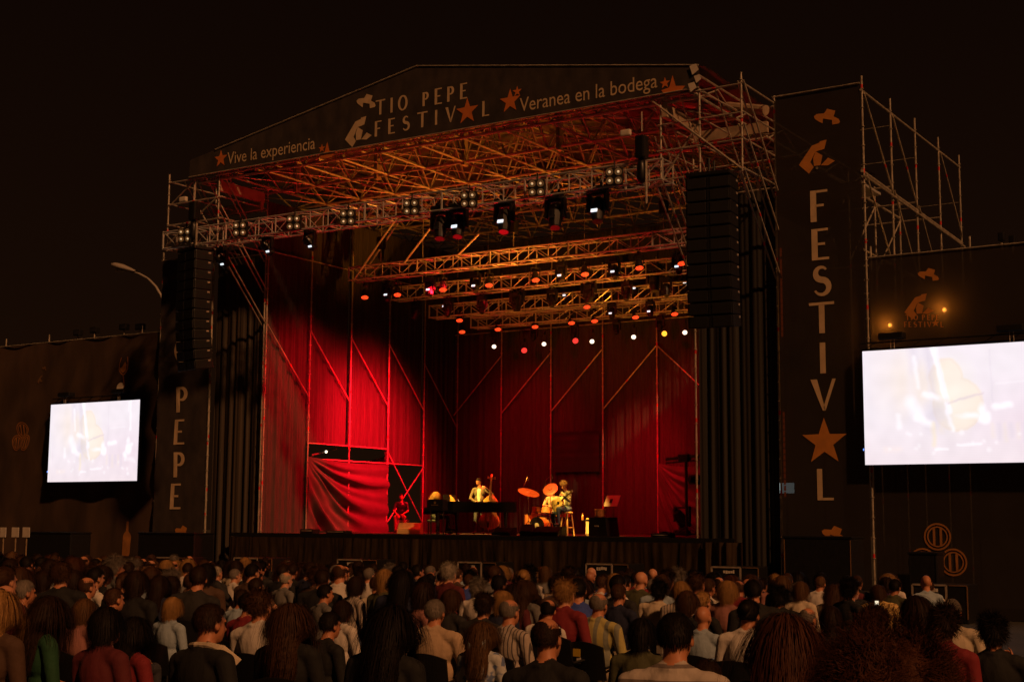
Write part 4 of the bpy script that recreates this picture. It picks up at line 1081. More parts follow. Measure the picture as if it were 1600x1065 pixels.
# ================================================================== figures
def eval_mesh(o):
    dg = bpy.context.evaluated_depsgraph_get(); dg.update()
    return bpy.data.meshes.new_from_object(o.evaluated_get(dg))
class Fig:
    """one continuous body: overlapping tapered limbs fused into a single skin"""
    def __init__(s): s.p = []
    def cap(s, a, b, r1, r2, t): s.p.append(('c', Vector(a), Vector(b), r1, r2, t)); return s
    def ell(s, c, r, t, rot=None): s.p.append(('e', Vector(c), r, rot or Matrix.Identity(3), None, t)); return s
    def head(s, c, R=None, k=1.0, eye=True):
        R = R or Matrix.Identity(3); c = Vector(c); q = lambda x, y, z: c + R @ (Vector((x, y, z)) * k)
        rr = lambda a: tuple(x * k for x in a)
        s.ell(q(0, -.010, .030), rr((.076, .096, .088)), 0, R); s.ell(q(0, .030, -.030), rr((.060, .064, .078)), 0, R)
        s.ell(q(0, .046, -.078), rr((.040, .040, .034)), 0, R)
        s.cap(q(0, .090, .006), q(0, .110, -.030), .008 * k, .014 * k, 0)
        for x in (-1, 1): s.ell(q(x * .078, -.006, -.012), rr((.011, .021, .033)), 0, R)
        s.cap(q(-.036, .082, .024), q(.036, .082, .024), .011 * k, .011 * k, 0)
        if eye:
            for x in (-1, 1): s.ell(q(x * .030, .084, .004), rr((.014, .011, .009)), 4, R)
            s.ell(q(0, .092, -.062), rr((.024, .011, .008)), 5, R)
        return s
    def hand(s, w, d, n, side, curl=.5, k=1.0, t=0):
        """w wrist, d pointing direction, n back-of-hand normal, side +1/-1 for the thumb"""
        w = Vector(w); d = Vector(d).normalized(); n = Vector(n); n = (n - d * n.dot(d)).normalized(); x = d.cross(n) * side
        s.ell(w + d * .045 * k, (.040 * k, .052 * k, .018 * k), t, Matrix((x, d, n)).transposed())
        for i, L in enumerate((.072, .082, .076, .058)):
            b = w + d * .088 * k + x * (.030 - .020 * i) * k
            m_ = b + (d * math.cos(curl * .5) - n * math.sin(curl * .5)) * L * .5 * k
            e = m_ + (d * math.cos(curl * 1.8) - n * math.sin(curl * 1.8)) * L * .5 * k
            s.cap(b - d * .02 * k, m_, .0095 * k, .0085 * k, t); s.cap(m_, e, .0085 * k, .007 * k, t)
        b = w + d * .03 * k + x * .034 * k
        m_ = b + (d * .6 + x * .75 - n * .2).normalized() * .04 * k
        s.cap(b, m_, .012 * k, .010 * k, t); s.cap(m_, m_ + (d * .9 + x * .15 - n * .4).normalized() * .032 * k, .010 * k, .008 * k, t)
        return s
    def sdf(s, p):
        best = 9; bt = 0
        for pr in s.p:
            if pr[0] == 'c':
                _, a, b, r1, r2, t = pr; ab = b - a; h = max(0, min(1, (p - a).dot(ab) / (ab.length_squared + 1e-9)))
                d = (p - a - ab * h).length - (r1 + (r2 - r1) * h)
            else:
                _, c, r, R, _n, t = pr; v = R.transposed() @ (p - c)
                d = (Vector((v.x / r[0], v.y / r[1], v.z / r[2])).length - 1) * min(r)
            if t in (4, 5): d -= .003
            if d < best: best, bt = d, t
        return bt
    def mesh(s, name, vox, smooth=4):
        m = MB()
        for pr in s.p:
            if pr[0] == 'c':
                _, a, b, r1, r2, t = pr; d = (b - a); L = d.length or 1e-4; d = d / L if L > 1e-4 else Vector((0, 0, 1))
                prof = [(-r1 * math.cos(x), r1 * math.sin(x)) for x in (0.0, .5, 1.0, 1.3)] + [(0, r1), (L, r2)] + [(L + r2 * math.sin(x), r2 * math.cos(x)) for x in (.3, .6, 1.1, 1.57)]
                m.lathe(a, d, prof, 12)
            else: m.sphere(pr[1], pr[2], 16, 12, rot=pr[3])
        o = m.build("tmp", 'black', None)
        r = o.modifiers.new("r", 'REMESH'); r.mode = 'VOXEL'; r.voxel_size = vox
        sm = o.modifiers.new("s", 'SMOOTH'); sm.factor = .5; sm.iterations = smooth
        me = eval_mesh(o); me.name = name
        old = o.data; bpy.data.objects.remove(o); bpy.data.meshes.remove(old)
        me.materials.clear()
        for p in me.polygons: p.material_index = s.sdf(p.center)
        me.polygons.foreach_set("use_smooth", [True] * len(me.polygons))
        return me

SKINS = [mat("skin", (0.44, 0.18, 0.09), .55, 0, .12, 14), mat("skin_tan", (0.34, 0.13, 0.065), .55, 0, .12, 14), mat("skin_fair", (0.50, 0.23, 0.13), .55, 0, .12, 14)]
M['eye'] = mat("dark_eye", (0.02, 0.012, 0.01), .2); M['lip'] = mat("lip", (0.28, 0.10, 0.08), .5)
def cloth(name, c, v=.15, **k): return mat(name, c, .85, 0, v, 5, bump=.9, bscale=6.5, stretch=(1.4, 1, .8), **k)
def pattern(name, c1, c2, kind, sc, thr=.5):
    m = cloth(name, c1); t = m.node_tree; b = t.nodes["Principled BSDF"]
    for l in list(b.inputs["Base Color"].links): t.links.remove(l)
    c = t.nodes.new("ShaderNodeTexCoord"); mp = t.nodes.new("ShaderNodeMapping"); t.links.new(c.outputs["Object"], mp.inputs[0])
    mx = t.nodes.new("ShaderNodeMix"); mx.data_type = 'RGBA'; mx.inputs[6].default_value = (*c1, 1); mx.inputs[7].default_value = (*c2, 1)
    if kind == 'noise':
        w = t.nodes.new("ShaderNodeTexNoise"); w.inputs["Scale"].default_value = sc; w.inputs["Detail"].default_value = 1
    else:
        w = t.nodes.new("ShaderNodeTexWave"); w.bands_direction = kind; w.inputs["Scale"].default_value = sc; w.inputs["Distortion"].default_value = .6
    t.links.new(mp.outputs[0], w.inputs[0])
    r = t.nodes.new("ShaderNodeValToRGB"); r.color_ramp.elements[0].position = thr - .04; r.color_ramp.elements[1].position = thr + .04
    t.links.new(w.outputs[1 if kind != 'noise' else 0], r.inputs[0]); t.links.new(r.outputs[0], mx.inputs[0]); t.links.new(mx.outputs[2], b.inputs["Base Color"])
    return m
SH = {
 'white': cloth("white_shirt", (.56, .52, .48)), 'cream': cloth("cream_shirt", (.52, .44, .33)), 'beige': cloth("beige_shirt", (.44, .32, .21)),
 'black': cloth("black_top", (.005, .005, .0055)), 'darkgrey': cloth("charcoal_top", (.014, .013, .014)), 'navy': cloth("navy_top", (.007, .010, .035)),
 'blue': cloth("blue_top", (.03, .06, .30)), 'lightblue': cloth("light_blue_shirt", (.28, .36, .44)), 'red': cloth("red_top", (.18, .010, .016)),
 'maroon': cloth("maroon_top", (.09, .008, .012)), 'green': cloth("green_top", (.012, .065, .026)), 'olive': cloth("olive_top", (.06, .06, .025)),
 'grey': cloth("grey_top", (.14, .135, .13)), 'brown': cloth("brown_top", (.07, .035, .02)), 'yellow': cloth("yellow_top", (.5, .33, .06)), 'pink': cloth("pink_top", (.3, .13, .11)),
 'lime': cloth("pale_green_top", (.32, .42, .16)), 'purple': cloth("purple_top", (.12, .04, .16)),
 'check': pattern("checked_shirt", (.40, .35, .12), (.19, .20, .15), 'X', 3.2, .62), 'stripe': pattern("striped_shirt", (.36, .31, .27), (.07, .06, .06), 'X', 9, .82),
 'knit': pattern("ribbed_knit", (.44, .39, .35), (.16, .13, .12), 'Z', 4.2, .86), 'floral': pattern("floral_top", (.26, .21, .18), (.06, .05, .08), 'noise', 22, .52),
 'bluefloral': pattern("pale_blue_patterned_top", (.45, .48, .50), (.12, .17, .32), 'noise', 14, .58), 'goldlace': pattern("cream_patterned_top", (.62, .42, .14), (.18, .10, .04), 'noise', 30, .56),
}
TR = [cloth("dark_trousers", (.03, .03, .04)), cloth("beige_trousers", (.3, .24, .16)), cloth("jeans", (.05, .07, .13))]
def hairmat(name, c):
    m = mat(name, c, .6, 0, .35, 40, stretch=(3, 3, .5), spec=.12); return m
HM = {'black': hairmat("black_hair", (.0085, .0058, .0042)), 'dark brown': hairmat("dark_brown_hair", (.021, .0105, .006)), 'brown': hairmat("brown_hair", (.050, .023, .011)),
      'auburn': hairmat("auburn_hair", (.058, .021, .010)), 'light brown': hairmat("light_brown_hair", (.095, .047, .019)), 'blond': hairmat("blond_hair", (.28, .15, .05)),
      'grey': hairmat("grey_hair", (.16, .135, .115)), 'white': hairmat("white_hair", (.30, .26, .21))}

# ------------------------------------------------------------------ hair
def hair_mesh(style, seed):
    r = random.Random(seed); C0 = Vector((0, -.010, .030)); RR = Vector((.081, .101, .094))
    par = {'short': (1700, .032, .0045, .22, .5), 'crop': (1500, .015, .004, .5, .2), 'balding': (2000, .018, .0035, .2, .6), 'bob': (2600, .17, .0042, .04, 1.3), 'long': (3200, .38, .0042, .03, 1.7),
           'wavy': (3600, .42, .0042, .05, 1.5), 'curly': (2600, .075, .0050, .8, .15), 'huge': (13000, .08, .0016, .6, .12), 'bun': (1300, .06, .005, .05, .3), 'tail': (1300, .07, .005, .05, .3), 'fluffy': (2000, .05, .0048, .6, .15)}[style]
    N, Lh, W, lift, grav = par
    def ok(n, thin=False):
        if style == 'balding' and n.y > -.62 and n.z > (.28 + .36 * r.random() if thin else .30): return False
        if n.z < -.72: return False
        if n.y > .30 and n.z < .52 - .25 * abs(n.x): return False
        if abs(n.x) > .72 and n.y > -.12 and n.z < -.05: return False
        if style in ('short', 'crop', 'balding') and n.z < -.55: return False
        return True
    V = []; F = []
    # scalp cap
    nu, nv = 64, 40; cp = MB(); cp.keep = True
    P = []
    for j in range(nv + 1):
        for i in range(nu):
            t = math.pi * j / nv; a = 2 * math.pi * i / nu
            n = Vector((math.sin(t) * math.cos(a), math.sin(t) * math.sin(a), math.cos(t))); P.append(n)
    k = {'curly': 1.13, 'huge': 1.16, 'fluffy': 1.10, 'bob': 1.05, 'long': 1.03, 'wavy': 1.06}.get(style, 1.02)
    V += [C0 + Vector((n.x * RR.x, n.y * RR.y, n.z * RR.z)) * (k * (1 + .03 * noise.noise(n * 5 + Vector((seed, 0, 0))))) for n in P]
    for j in range(nv):
        for i in range(nu):
            q = (j * nu + i, j * nu + (i + 1) % nu, (j + 1) * nu + (i + 1) % nu, (j + 1) * nu + i)
            n = sum((P[z] for z in q), Vector()) / 4
            if n.length > .1 and ok(n.normalized()): F.append(q)
    made = 0
    clumps = [Vector((r.gauss(0, 1), r.gauss(0, 1), r.gauss(0, 1))).normalized() for _ in range(60)]
    segs = 8 if style == 'huge' else 3 if Lh < .05 else (5 if Lh < .2 else 9)
    while made < N:
        n = Vector((r.gauss(0, 1), r.gauss(0, 1), r.gauss(0, 1))).normalized()
        if not ok(n, True): continue
        made += 1
        p = C0 + Vector((n.x * RR.x, n.y * RR.y, n.z * RR.z)) * (k * .97 if style in ('huge', 'curly', 'fluffy') else 1.0)
        down = Vector((0, -.25, -1)) if style not in ('bun', 'tail') else (Vector((0, -.16, -.02 if style == 'bun' else .01)) - p).normalized()
        if style in ('short', 'balding', 'crop', 'fluffy') and n.z > .75: down = Vector((.4 * (1 if n.x > 0 else -1), -.7, -.3))
        tg = (down - n * down.dot(n)); tg = tg.normalized() if tg.length > .02 else Vector((r.uniform(-1, 1), -1, 0)).normalized()
        d = (tg + n * lift + Vector((r.gauss(0, 1), r.gauss(0, 1), r.gauss(0, 1))) * (.16 if style not in ('curly', 'huge', 'fluffy') else .6)).normalized()
        L = Lh * r.uniform(.65, 1.1); w = W * r.uniform(.7, 1.2); b0 = len(V)
        cl = max(clumps, key=lambda c: c.dot(n)); ph_ = cl.x * 9
        for s_ in range(segs + 1):
            f = s_ / segs; sd = d.cross(n); sd = sd.normalized() if sd.length > .05 else Vector((1, 0, 0))
            ww = w * (1 - .75 * f) * .5
            V += [p + sd * ww, p - sd * ww]
            if s_ < segs: F.append((b0 + 2 * s_, b0 + 2 * s_ + 1, b0 + 2 * s_ + 3, b0 + 2 * s_ + 2))
            p = p + d * (L / segs)
            d = d + Vector((0, 0, -grav)) * (1.0 / segs * 2.2)
            if style in ('curly', 'huge', 'wavy', 'fluffy'): d += Vector((math.sin(ph_ + s_ * 2.3), math.cos(ph_ * 1.7 + s_ * 2.1), .4 * math.sin(ph_ + s_))) * (.16 if style == 'wavy' else 1.0 if style == 'huge' else .55)
            d.normalize()
            q = p - C0; q = Vector((q.x / RR.x, q.y / RR.y, q.z / RR.z)); l = q.length
            if l < 1.03: q = q / max(l, .01) * (1.03 + .05 * r.random()); p = C0 + Vector((q.x * RR.x, q.y * RR.y, q.z * RR.z))
            if p.z < -.09 and abs(p.x) < .2:
                xm_ = .098 + .035 * max(0, min(1, (-p.z - .05) / .3))
                if abs(p.x) > xm_: p.x = math.copysign(xm_ * (.86 + .14 * r.random()), p.x)
                p.x *= .975 if style != 'bob' else .985
                back = -.055 - .085 * max(0, min(1, (-p.z - .09) / .16))
                if n.y < .35 and p.y > back: p.y = p.y + (back - p.y) * .55
                p.y -= .012 * r.random()
    if style in ('bun', 'tail'):
        m = MB()
        if style == 'bun': m.sphere((0, -.125, .055), (.042, .036, .040), 14, 10)
        else: m.path([(0, -.10, .05), (0, -.15, .04), (0, -.165, -.02), (0, -.15, -.12), (0, -.16, -.2)], [.02, .03, .034, .028, .008], 10)
        k0 = len(V); V += [Vector(v) for v in m.v]; F += [[k0 + i for i in f] for f in m.f]
    me = bpy.data.meshes.new("hair"); me.from_pydata([tuple(v) for v in V], [], F); me.polygons.foreach_set("use_smooth", [True] * len(me.polygons))
    return me
HAIR = {s_: [hair_mesh(s_, 10 + i * 7 + j * 31) for j in range(2 if s_ in ('short', 'long', 'bob') else 1)] for i, s_ in enumerate(('short', 'crop', 'balding', 'bob', 'long', 'wavy', 'curly', 'huge', 'bun', 'tail', 'fluffy'))}
def add_hair(parent, style, m, loc, R=None, seed=0, k=1.0):
    me = HAIR[style][seed % len(HAIR[style])]
    if not me.materials: me.materials.append(HM['brown'])
    o = bpy.data.objects.new("hair", me); scene.collection.objects.link(o)
    o.material_slots[0].link = 'OBJECT'; o.material_slots[0].material = HM[m]
    o.parent = parent; o.location = loc; o.scale = (k, k, k)
    if R: o.rotation_euler = R.to_euler()
    return o

# ------------------------------------------------------------------ seated spectators (facing +y, seat 0.45 m)
HEADC = Vector((0, .012, 1.205))
def spectator(pose, wide=1.0, sleeve=True):
    f = Fig(); w = wide
    f.ell((0, .02, .54), (.185 * w, .16, .125), 2); f.ell((0, -.02, .70), (.160 * w, .120 * w, .17), 1); f.ell((0, -.035, .90), (.180 * w, .120, .185), 1)
    f.cap((-.150 * w, -.04, 1.0), (.150 * w, -.04, 1.0), .066, .066, 1)
    for s in (-1, 1): f.cap((s * .13 * w, -.045, 1.005), (s * .03, -.035, 1.065), .052, .046, 1)
    f.cap((0, -.030, 1.02), (0, .0, 1.15), .060, .056, 0)
    for a_ in range(12):
        b0, b1 = [(.069 * math.cos(x), -.027 + .066 * math.sin(x) , 1.062 - .010 * math.sin(x)) for x in (a_ * math.pi / 6, (a_ + 1) * math.pi / 6)]
        f.cap(b0, b1, .014, .014, 1)
    f.head(HEADC)
    for s in (-1, 1):
        sh = Vector((s * .190 * w, -.04, .99))
        if pose == 0: el, wr = Vector((s * .245 * w, -.01, .72)), Vector((s * .15, .23, .645))
        elif pose == 1: el, wr = Vector((s * .26 * w, .05, .75)), Vector((s * .05, .24, .80 if s > 0 else .72))
        elif pose == 2: el, wr = (Vector((s * .25 * w, -.02, .72)), Vector((s * .17, .25, .64))) if s < 0 else (Vector((.36, -.02, .82)), Vector((.46, .10, .64)))
        else: el, wr = Vector((s * .22 * w, .10, .78)), Vector((s * .10, .32, .98 if s > 0 else .95))
        f.cap(sh, el, .062, .048, 1)
        mid = el.lerp(wr, .12)
        f.cap(el, mid, .047, .044, 1 if sleeve else 0); f.cap(mid, wr, .041, .028, 1 if (sleeve == 2) else 0)
        d = (wr - el).normalized(); f.hand(wr, d + Vector((0, .4, -.2)), Vector((0, .2, 1)) if pose != 3 else Vector((s * .3, .9, .3)), -s, .5 if pose != 3 else 1.0)
        f.cap((s * .09, .04, .525), (s * .115, .43, .515), .088, .066, 2); f.cap((s * .115, .43, .50), (s * .125, .42, .10), .060, .044, 2)
        f.cap((s * .125, .40, .055), (s * .13, .55, .04), .042, .036, 3)
    me = f.mesh("person", .0105, 4)
    for m_ in (SKINS[0], SH['white'], TR[0], M['black'], M['eye'], M['lip']): me.materials.append(m_)
    return me
BODY = [spectator(0), spectator(1, .97, 2), spectator(2, 1.04), spectator(0, 1.12), spectator(0, .90), spectator(3, 1.0)]
BODY_CLAP = 5

# stage figures ----------------------------------------------------
def fig_obj(f, label, vox, mats, loc, rz, cat="person"):
    me = f.mesh("person", vox, 3)
    for m_ in mats: me.materials.append(m_ if not isinstance(m_, str) else (M[m_] if m_ in M else SH[m_]))
    o = bpy.data.objects.new("person", me); scene.collection.objects.link(o); o.location = loc; o.rotation_euler = (0, 0, rz)
    return tag(o, label, cat)
def floor_at(px, Y): a = at_y(px, 822, Y); return Vector((a.x, Y, FZ + .002))
CS = M['jacket'] = cloth("tan_jacket", (.085, .07, .04)); M['dkcheck'] = pattern("dark_checked_jacket", (.03, .026, .02), (.15, .12, .08), 'X', 5, .7)
# bassist, standing, facing the audience
bp = floor_at(749, 4.1)
f = Fig(); hc = Vector((.03, .03, 1.705)); Rh = Matrix.Rotation(rad(-28), 3, 'Z') @ Matrix.Rotation(rad(-18), 3, 'X')
f.ell((0, 0, .96), (.17, .13, .14), 2); f.ell((0, .01, 1.14), (.165, .13, .19), 1); f.ell((0, .0, 1.34), (.185, .125, .17), 1); f.cap((-.155, 0, 1.46), (.155, 0, 1.46), .066, .066, 1)
f.cap((0, .06, 1.08), (0, .075, 1.40), .085, .075, 6)
f.cap((0, 0, 1.47), (.015, .02, 1.64), .062, .056, 0); f.head(hc, Rh, 1.03)
for s in (-1, 1):
    f.cap((s * .09, 0, .93), (s * .12, .03, .50), .088, .062, 2); f.cap((s * .12, .03, .50), (s * .14, -.01, .10), .058, .045, 2); f.cap((s * .14, -.03, .05), (s * .17, .14, .04), .046, .038, 3)
n0_ = len(f.p)
f.cap((-.20, 0, 1.44), (-.30, .05, 1.17), .062, .05, 1); f.cap((-.30, .05, 1.17), (-.10, .33, 1.06), .048, .036, 1); f.hand((-.10, .33, 1.06), (.8, .5, -.35), (-.3, .9, .4), -1, .9, 1.05)
f.cap((.20, 0, 1.44), (.44, .14, 1.30), .062, .05, 1); f.cap((.44, .14, 1.30), (.26, .36, 1.50), .046, .034, 1); f.hand((.26, .36, 1.50), (-.75, .3, .4), (.3, .9, .2), 1, 1.2, 1.05)
f.p[n0_:] = [('c', Vector((-q[1].x, q[1].y, q[1].z)), Vector((-q[2].x, q[2].y, q[2].z)), *q[3:]) if q[0] == 'c' else ('e', Vector((-q[1].x, q[1].y, q[1].z)), q[2], Matrix.Diagonal((-1, 1, 1)) @ q[3] @ Matrix.Diagonal((-1, 1, 1)), *q[4:]) for q in f.p[n0_:]]
bs = fig_obj(f, "standing double bass player in tan jacket and pale shirt behind the piano", .010, [SKINS[1], 'jacket', TR[0], 'black', 'eye', 'lip', SH['cream']], bp, math.pi + rad(24))
add_hair(bs, 'crop', 'black', hc, Rh, 0, 1.03)
# double bass
def bass():
    t = thing("double_bass", "amber double bass held upright by the standing player", "double bass")
    hw = [(0, .06), (.03, .20), (.12, .31), (.24, .335), (.38, .29), (.50, .205), (.58, .19), (.66, .215), (.78, .25), (.90, .23), (1.0, .15), (1.08, .07), (1.12, .035)]
    def body_fn(sign):
        def fn(u, v):
            z = v * 1.12
            for (z0, w0), (z1, w1) in zip(hw, hw[1:]):
                if z0 <= z <= z1 + 1e-6: w = w0 + (w1 - w0) * (z - z0) / (z1 - z0); break
            x = (u * 2 - 1)
            return Vector((x * w, sign * (.10 + .035 * math.cos(x * math.pi / 2)), z + .18))
        return fn
    m = MB(); m.grid(body_fn(-1), 14, 30); m.grid(body_fn(1), 14, 30)
    n = 31
    for sgn in (0, 14):
        A = [body_fn(-1)(sgn / 14, j / 30) for j in range(n)]; B = [body_fn(1)(sgn / 14, j / 30) for j in range(n)]
        m.add(A + B, [(j, j + 1, n + j + 1, n + j) for j in range(n - 1)])
    m.build("body", 'bassw', t, smooth=True, local=True)
    MB().bbox((0, -.15, 1.46), (.05, .06, .62), .015).build("neck", 'bassw', t, local=True)
    MB().box((0, -.19, 1.28), (.055, .015, .96)).build("fingerboard", 'guitw', t, local=True)
    m = MB(); m.path([(0, -.15, 1.76), (0, -.14, 1.86), (0, -.10, 1.93), (0, -.05, 1.90), (0, -.06, 1.85), (0, -.09, 1.86)], [.03, .034, .04, .03, .022, .012], 8)
    m.build("scroll", 'bassw', t, smooth=True, local=True)
    m = MB()
    for k, z in enumerate((1.80, 1.84)):
        for s in (-1, 1): m.tube((s * .03, -.14, z), (s * .10, -.14, z + .02), .008).sphere((s * .115, -.14, z + .022), .016, 8, 6)
    m.build("tuning_peg", 'brass', t, local=True)
    m = MB()
    for i in range(4): m.tube(((i - 1.5) * .014, -.205, 1.75), ((i - 1.5) * .022, -.235, .62), .0022, n=4).tube(((i - 1.5) * .022, -.235, .62), ((i - 1.5) * .014, -.17, .40), .0022, n=4)
    m.build("string", 'chrome', t, local=True)
    MB().box((0, -.19, .62), (.13, .02, .11)).build("bridge", 'guitw', t, local=True)
    MB().prism([(-.03, -.16, .24), (.03, -.16, .24), (.045, -.175, .46), (-.045, -.175, .46)], (0, .012, 0)).build("tailpiece", 'darkw', t, local=True)
    m = MB()
    for s in (-1, 1): m.path([(s * .09, -.142, .54), (s * .075, -.145, .60), (s * .095, -.143, .66), (s * .085, -.146, .72)], .006, 5)
    m.build("sound_hole", 'black', t, local=True)
    MB().tube((0, 0, .0), (0, 0, .22), .008).build("endpin", 'chrome', t, local=True)
    return t
db = bass(); db.location = floor_at(763, 3.72); db.rotation_euler = (rad(6), rad(5), rad(22))
# pianist
pp = floor_at(678.5, 3.0)
f = Fig(); hc = Vector((0, .06, 1.235)); Rh = Matrix.Rotation(rad(20), 3, 'X') if False else Matrix.Rotation(rad(-14), 3, 'X')
f.ell((0, .0, .57), (.17, .15, .12), 1); f.ell((0, .02, .74), (.14, .11, .17), 1); f.ell((0, .04, .93), (.16, .11, .17), 1); f.cap((-.13, .05, 1.04), (.13, .05, 1.04), .056, .056, 1)
f.cap((0, .045, 1.04), (0, .055, 1.17), .05, .048, 0); f.head(hc, Rh, .97)
for s in (-1, 1):
    f.cap((s * .17, .05, 1.03), (s * .24, .10, .80), .05, .042, 1); f.cap((s * .24, .10, .80), (s * .18, .42, .79), .040, .027, 1 if s < 0 else 1); f.hand((s * .18, .42, .79), (0, 1, -.1), (0, .1, 1), -s, .7, .95)
    f.cap((s * .09, .05, .55), (s * .11, .46, .55), .08, .06, 2); f.cap((s * .11, .46, .54), (s * .12, .42, .12), .055, .04, 2); f.cap((s * .12, .41, .06), (s * .12, .57, .04), .04, .034, 3)
pi_ = fig_obj(f, "seated pianist with long blond hair and dark clothes at the grand piano", .010, [SKINS[2], 'darkgrey', TR[0], 'black', 'eye', 'lip'], pp, rad(-62))
add_hair(pi_, 'long', 'blond', hc, Rh, 1)
t = thing("piano_bench", "black padded bench under the blond pianist", "bench", pp + Vector((0, 0, 0)), None, rad(-62))
MB().bbox((0, -.02, .42), (.62, .36, .09), .03).build("seat", 'black', t, local=True)
for x in (-.26, .26):
    for y in (-.16, .12): MB().tube((x, y, 0), (x, y, .38), .02).build("leg", 'blackgloss', t, local=True)
# grand piano: keyboard towards the pianist (-x), curved side towards the audience
def piano(loc, rz):
    t = thing("grand_piano", "glossy black grand piano with closed lid at stage centre", "piano", loc, None, rz)
    out_ = [(0, .74), (2.45, .74), (2.66, .66), (2.74, .48), (2.70, .28), (2.52, .12), (2.2, .0), (1.85, -.12), (1.5, -.34), (1.2, -.60), (.95, -.74), (0, -.74)]
    sm_ = []
    for i in range(len(out_)):
        a, b = Vector(out_[i]), Vector(out_[(i + 1) % len(out_)])
        sm_ += [a.lerp(b, .12), a.lerp(b, .88)] if 1 <= i <= 9 else [a, b]
    P = [(x, y, .70) for x, y in sm_]
    MB().prism(P, (0, 0, .31)).build("case", 'blackgloss', t, local=True)
    L = [(x * 1.005 + .26 * (x < .01), y * 1.02, 1.018) for x, y in sm_]
    MB().prism(L, (0, 0, .022)).build("lid", 'blackgloss', t, local=True)
    MB().bbox((-.17, 0, .68), (.36, 1.46, .10), .015).build("key_bed", 'blackgloss', t, local=True)
    MB().box((-.16, 0, .737), (.16, 1.22, .022)).build("keyboard", 'skinhead', t, local=True)
    m = MB()
    for s in (-1, 1): m.bbox((-.15, s * .69, .78), (.32, .09, .14), .02)
    m.build("cheek_block", 'blackgloss', t, local=True)
    MB().bbox((.03, 0, .84), (.03, 1.3, .2), .008).build("fallboard", 'blackgloss', t, local=True)
    MB().box((.22, .05, 1.16), (.03, .7, .22), rot=Matrix.Rotation(rad(-18), 3, 'Y')).build("music_desk", 'blackgloss', t, local=True)
    for x, y in ((.15, .55), (.15, -.55), (2.35, .42)):
        m = MB(); m.lathe((x, y, .06), (0, 0, 1), [(0, .035), (.05, .05), (.2, .045), (.5, .075), (.64, .09)], 10); m.lathe((x, y, .0), (0, 0, 1), [(0, .03), (.06, .03)], 8)
        m.build("leg", 'blackgloss', t, local=True)
    m = MB(); m.tube((.35, -.10, .18), (.35, -.14, .70), .016).tube((.35, .10, .18), (.35, .14, .70), .016).bbox((.35, 0, .15), (.14, .32, .07), .01)
    m.build("lyre", 'blackgloss', t, local=True)
    m = MB()
    for y in (-.08, 0, .08): m.bbox((.24, y, .09), (.16, .03, .02), .006)
    m.build("pedal", 'brass', t, local=True)
    MB().box((1.1, -.752, .86), (.30, .01, .05)).build("maker_plate", 'brass', t, local=True) if False else None
    return t
pa = floor_at(689, 2.6); piano(Vector((pa.x, 2.75, FZ)), rad(-2)).scale = (.92, .92, 1.0)
kp = floor_at(683, 1.75)
t = thing("keyboard_case", "black panel with small gilt mark standing before the pianist", "keyboard", kp)
MB().bbox((0, 0, .92), (.62, .26, .34), .02).build("case", 'black', t, local=True)
for x in (-.24, .24): MB().tube((x, 0, 0), (x, 0, .76), .022).build("leg", 'black', t, local=True)
m = MB(); m.poly_y([(-.05, 1.0), (0, 1.04), (.05, 1.0), (.02, .95), (-.02, .95)], -.134)
for i in range(7): m.poly_y(rectp(-.14 + i * .04, .90, -.115 + i * .04, .93), -.134)
m.build("gilt_mark", 'brass', t, local=True)
t = thing("music_stand", "small sheet holder with orange sheet standing on the piano", "music stand", floor_at(707, 2.5) + Vector((0, 0, 1.045)))
MB().prism([(-.10, 0, .0), (.10, 0, .0), (.0, .0, .12), (-.12, 0, .2)], (.0, .02, 0)).build("sheet", 'ochre', t, local=True)  # the sheet itself is ochre
MB().tube((-.05, .05, 0), (-.05, .03, .2), .008).build("stem", 'black', t, local=True)
# guitarist on a stool
gp = floor_at(886, 2.2)
f = Fig(); hc = Vector((-.02, .14, 1.50)); Rh = Matrix.Rotation(rad(30), 3, 'Z') @ Matrix.Rotation(rad(-28), 3, 'X')
f.ell((0, 0, .80), (.175, .15, .12), 2); f.ell((0, .01, .97), (.165, .13, .18), 1); f.ell((0, .03, 1.17), (.185, .125, .18), 1); f.cap((-.155, .045, 1.28), (.155, .045, 1.28), .066, .066, 1)
f.cap((0, .045, 1.28), (-.01, .10, 1.44), .06, .055, 0); f.head(hc, Rh, 1.03)
f.cap((0, .10, .95), (0, .125, 1.2), .075, .07, 6)
for s in (-1, 1):
    kn = Vector((s * .15, .42, .80 if s < 0 else .62)); an = Vector((s * .16, .40, .40)) if s < 0 else Vector((s * .14, .30, .12))
    f.cap((s * .09, .04, .78), kn, .09, .065, 2); f.cap(kn, an, .06, .045, 2); f.cap(an + Vector((0, -.02, -.05)), an + Vector((0, .15, -.07)), .045, .037, 3)
n0_ = len(f.p)
f.cap((-.20, .04, 1.26), (-.31, .14, 1.03), .062, .05, 1); f.cap((-.31, .14, 1.03), (-.08, .33, .98), .047, .034, 1); f.hand((-.08, .33, .98), (.9, .15, -.3), (0, .95, .3), -1, .7, 1.05)
f.cap((.20, .04, 1.26), (.37, .16, 1.04), .062, .05, 1); f.cap((.37, .16, 1.04), (.40, .40, 1.18), .046, .034, 1); f.hand((.40, .40, 1.18), (-.3, .25, .8), (.5, .8, .2), 1, 1.2, 1.05)
f.p[n0_:] = [('c', Vector((-q[1].x, q[1].y, q[1].z)), Vector((-q[2].x, q[2].y, q[2].z)), *q[3:]) if q[0] == 'c' else ('e', Vector((-q[1].x, q[1].y, q[1].z)), q[2], Matrix.Diagonal((-1, 1, 1)) @ q[3] @ Matrix.Diagonal((-1, 1, 1)), *q[4:]) for q in f.p[n0_:]]
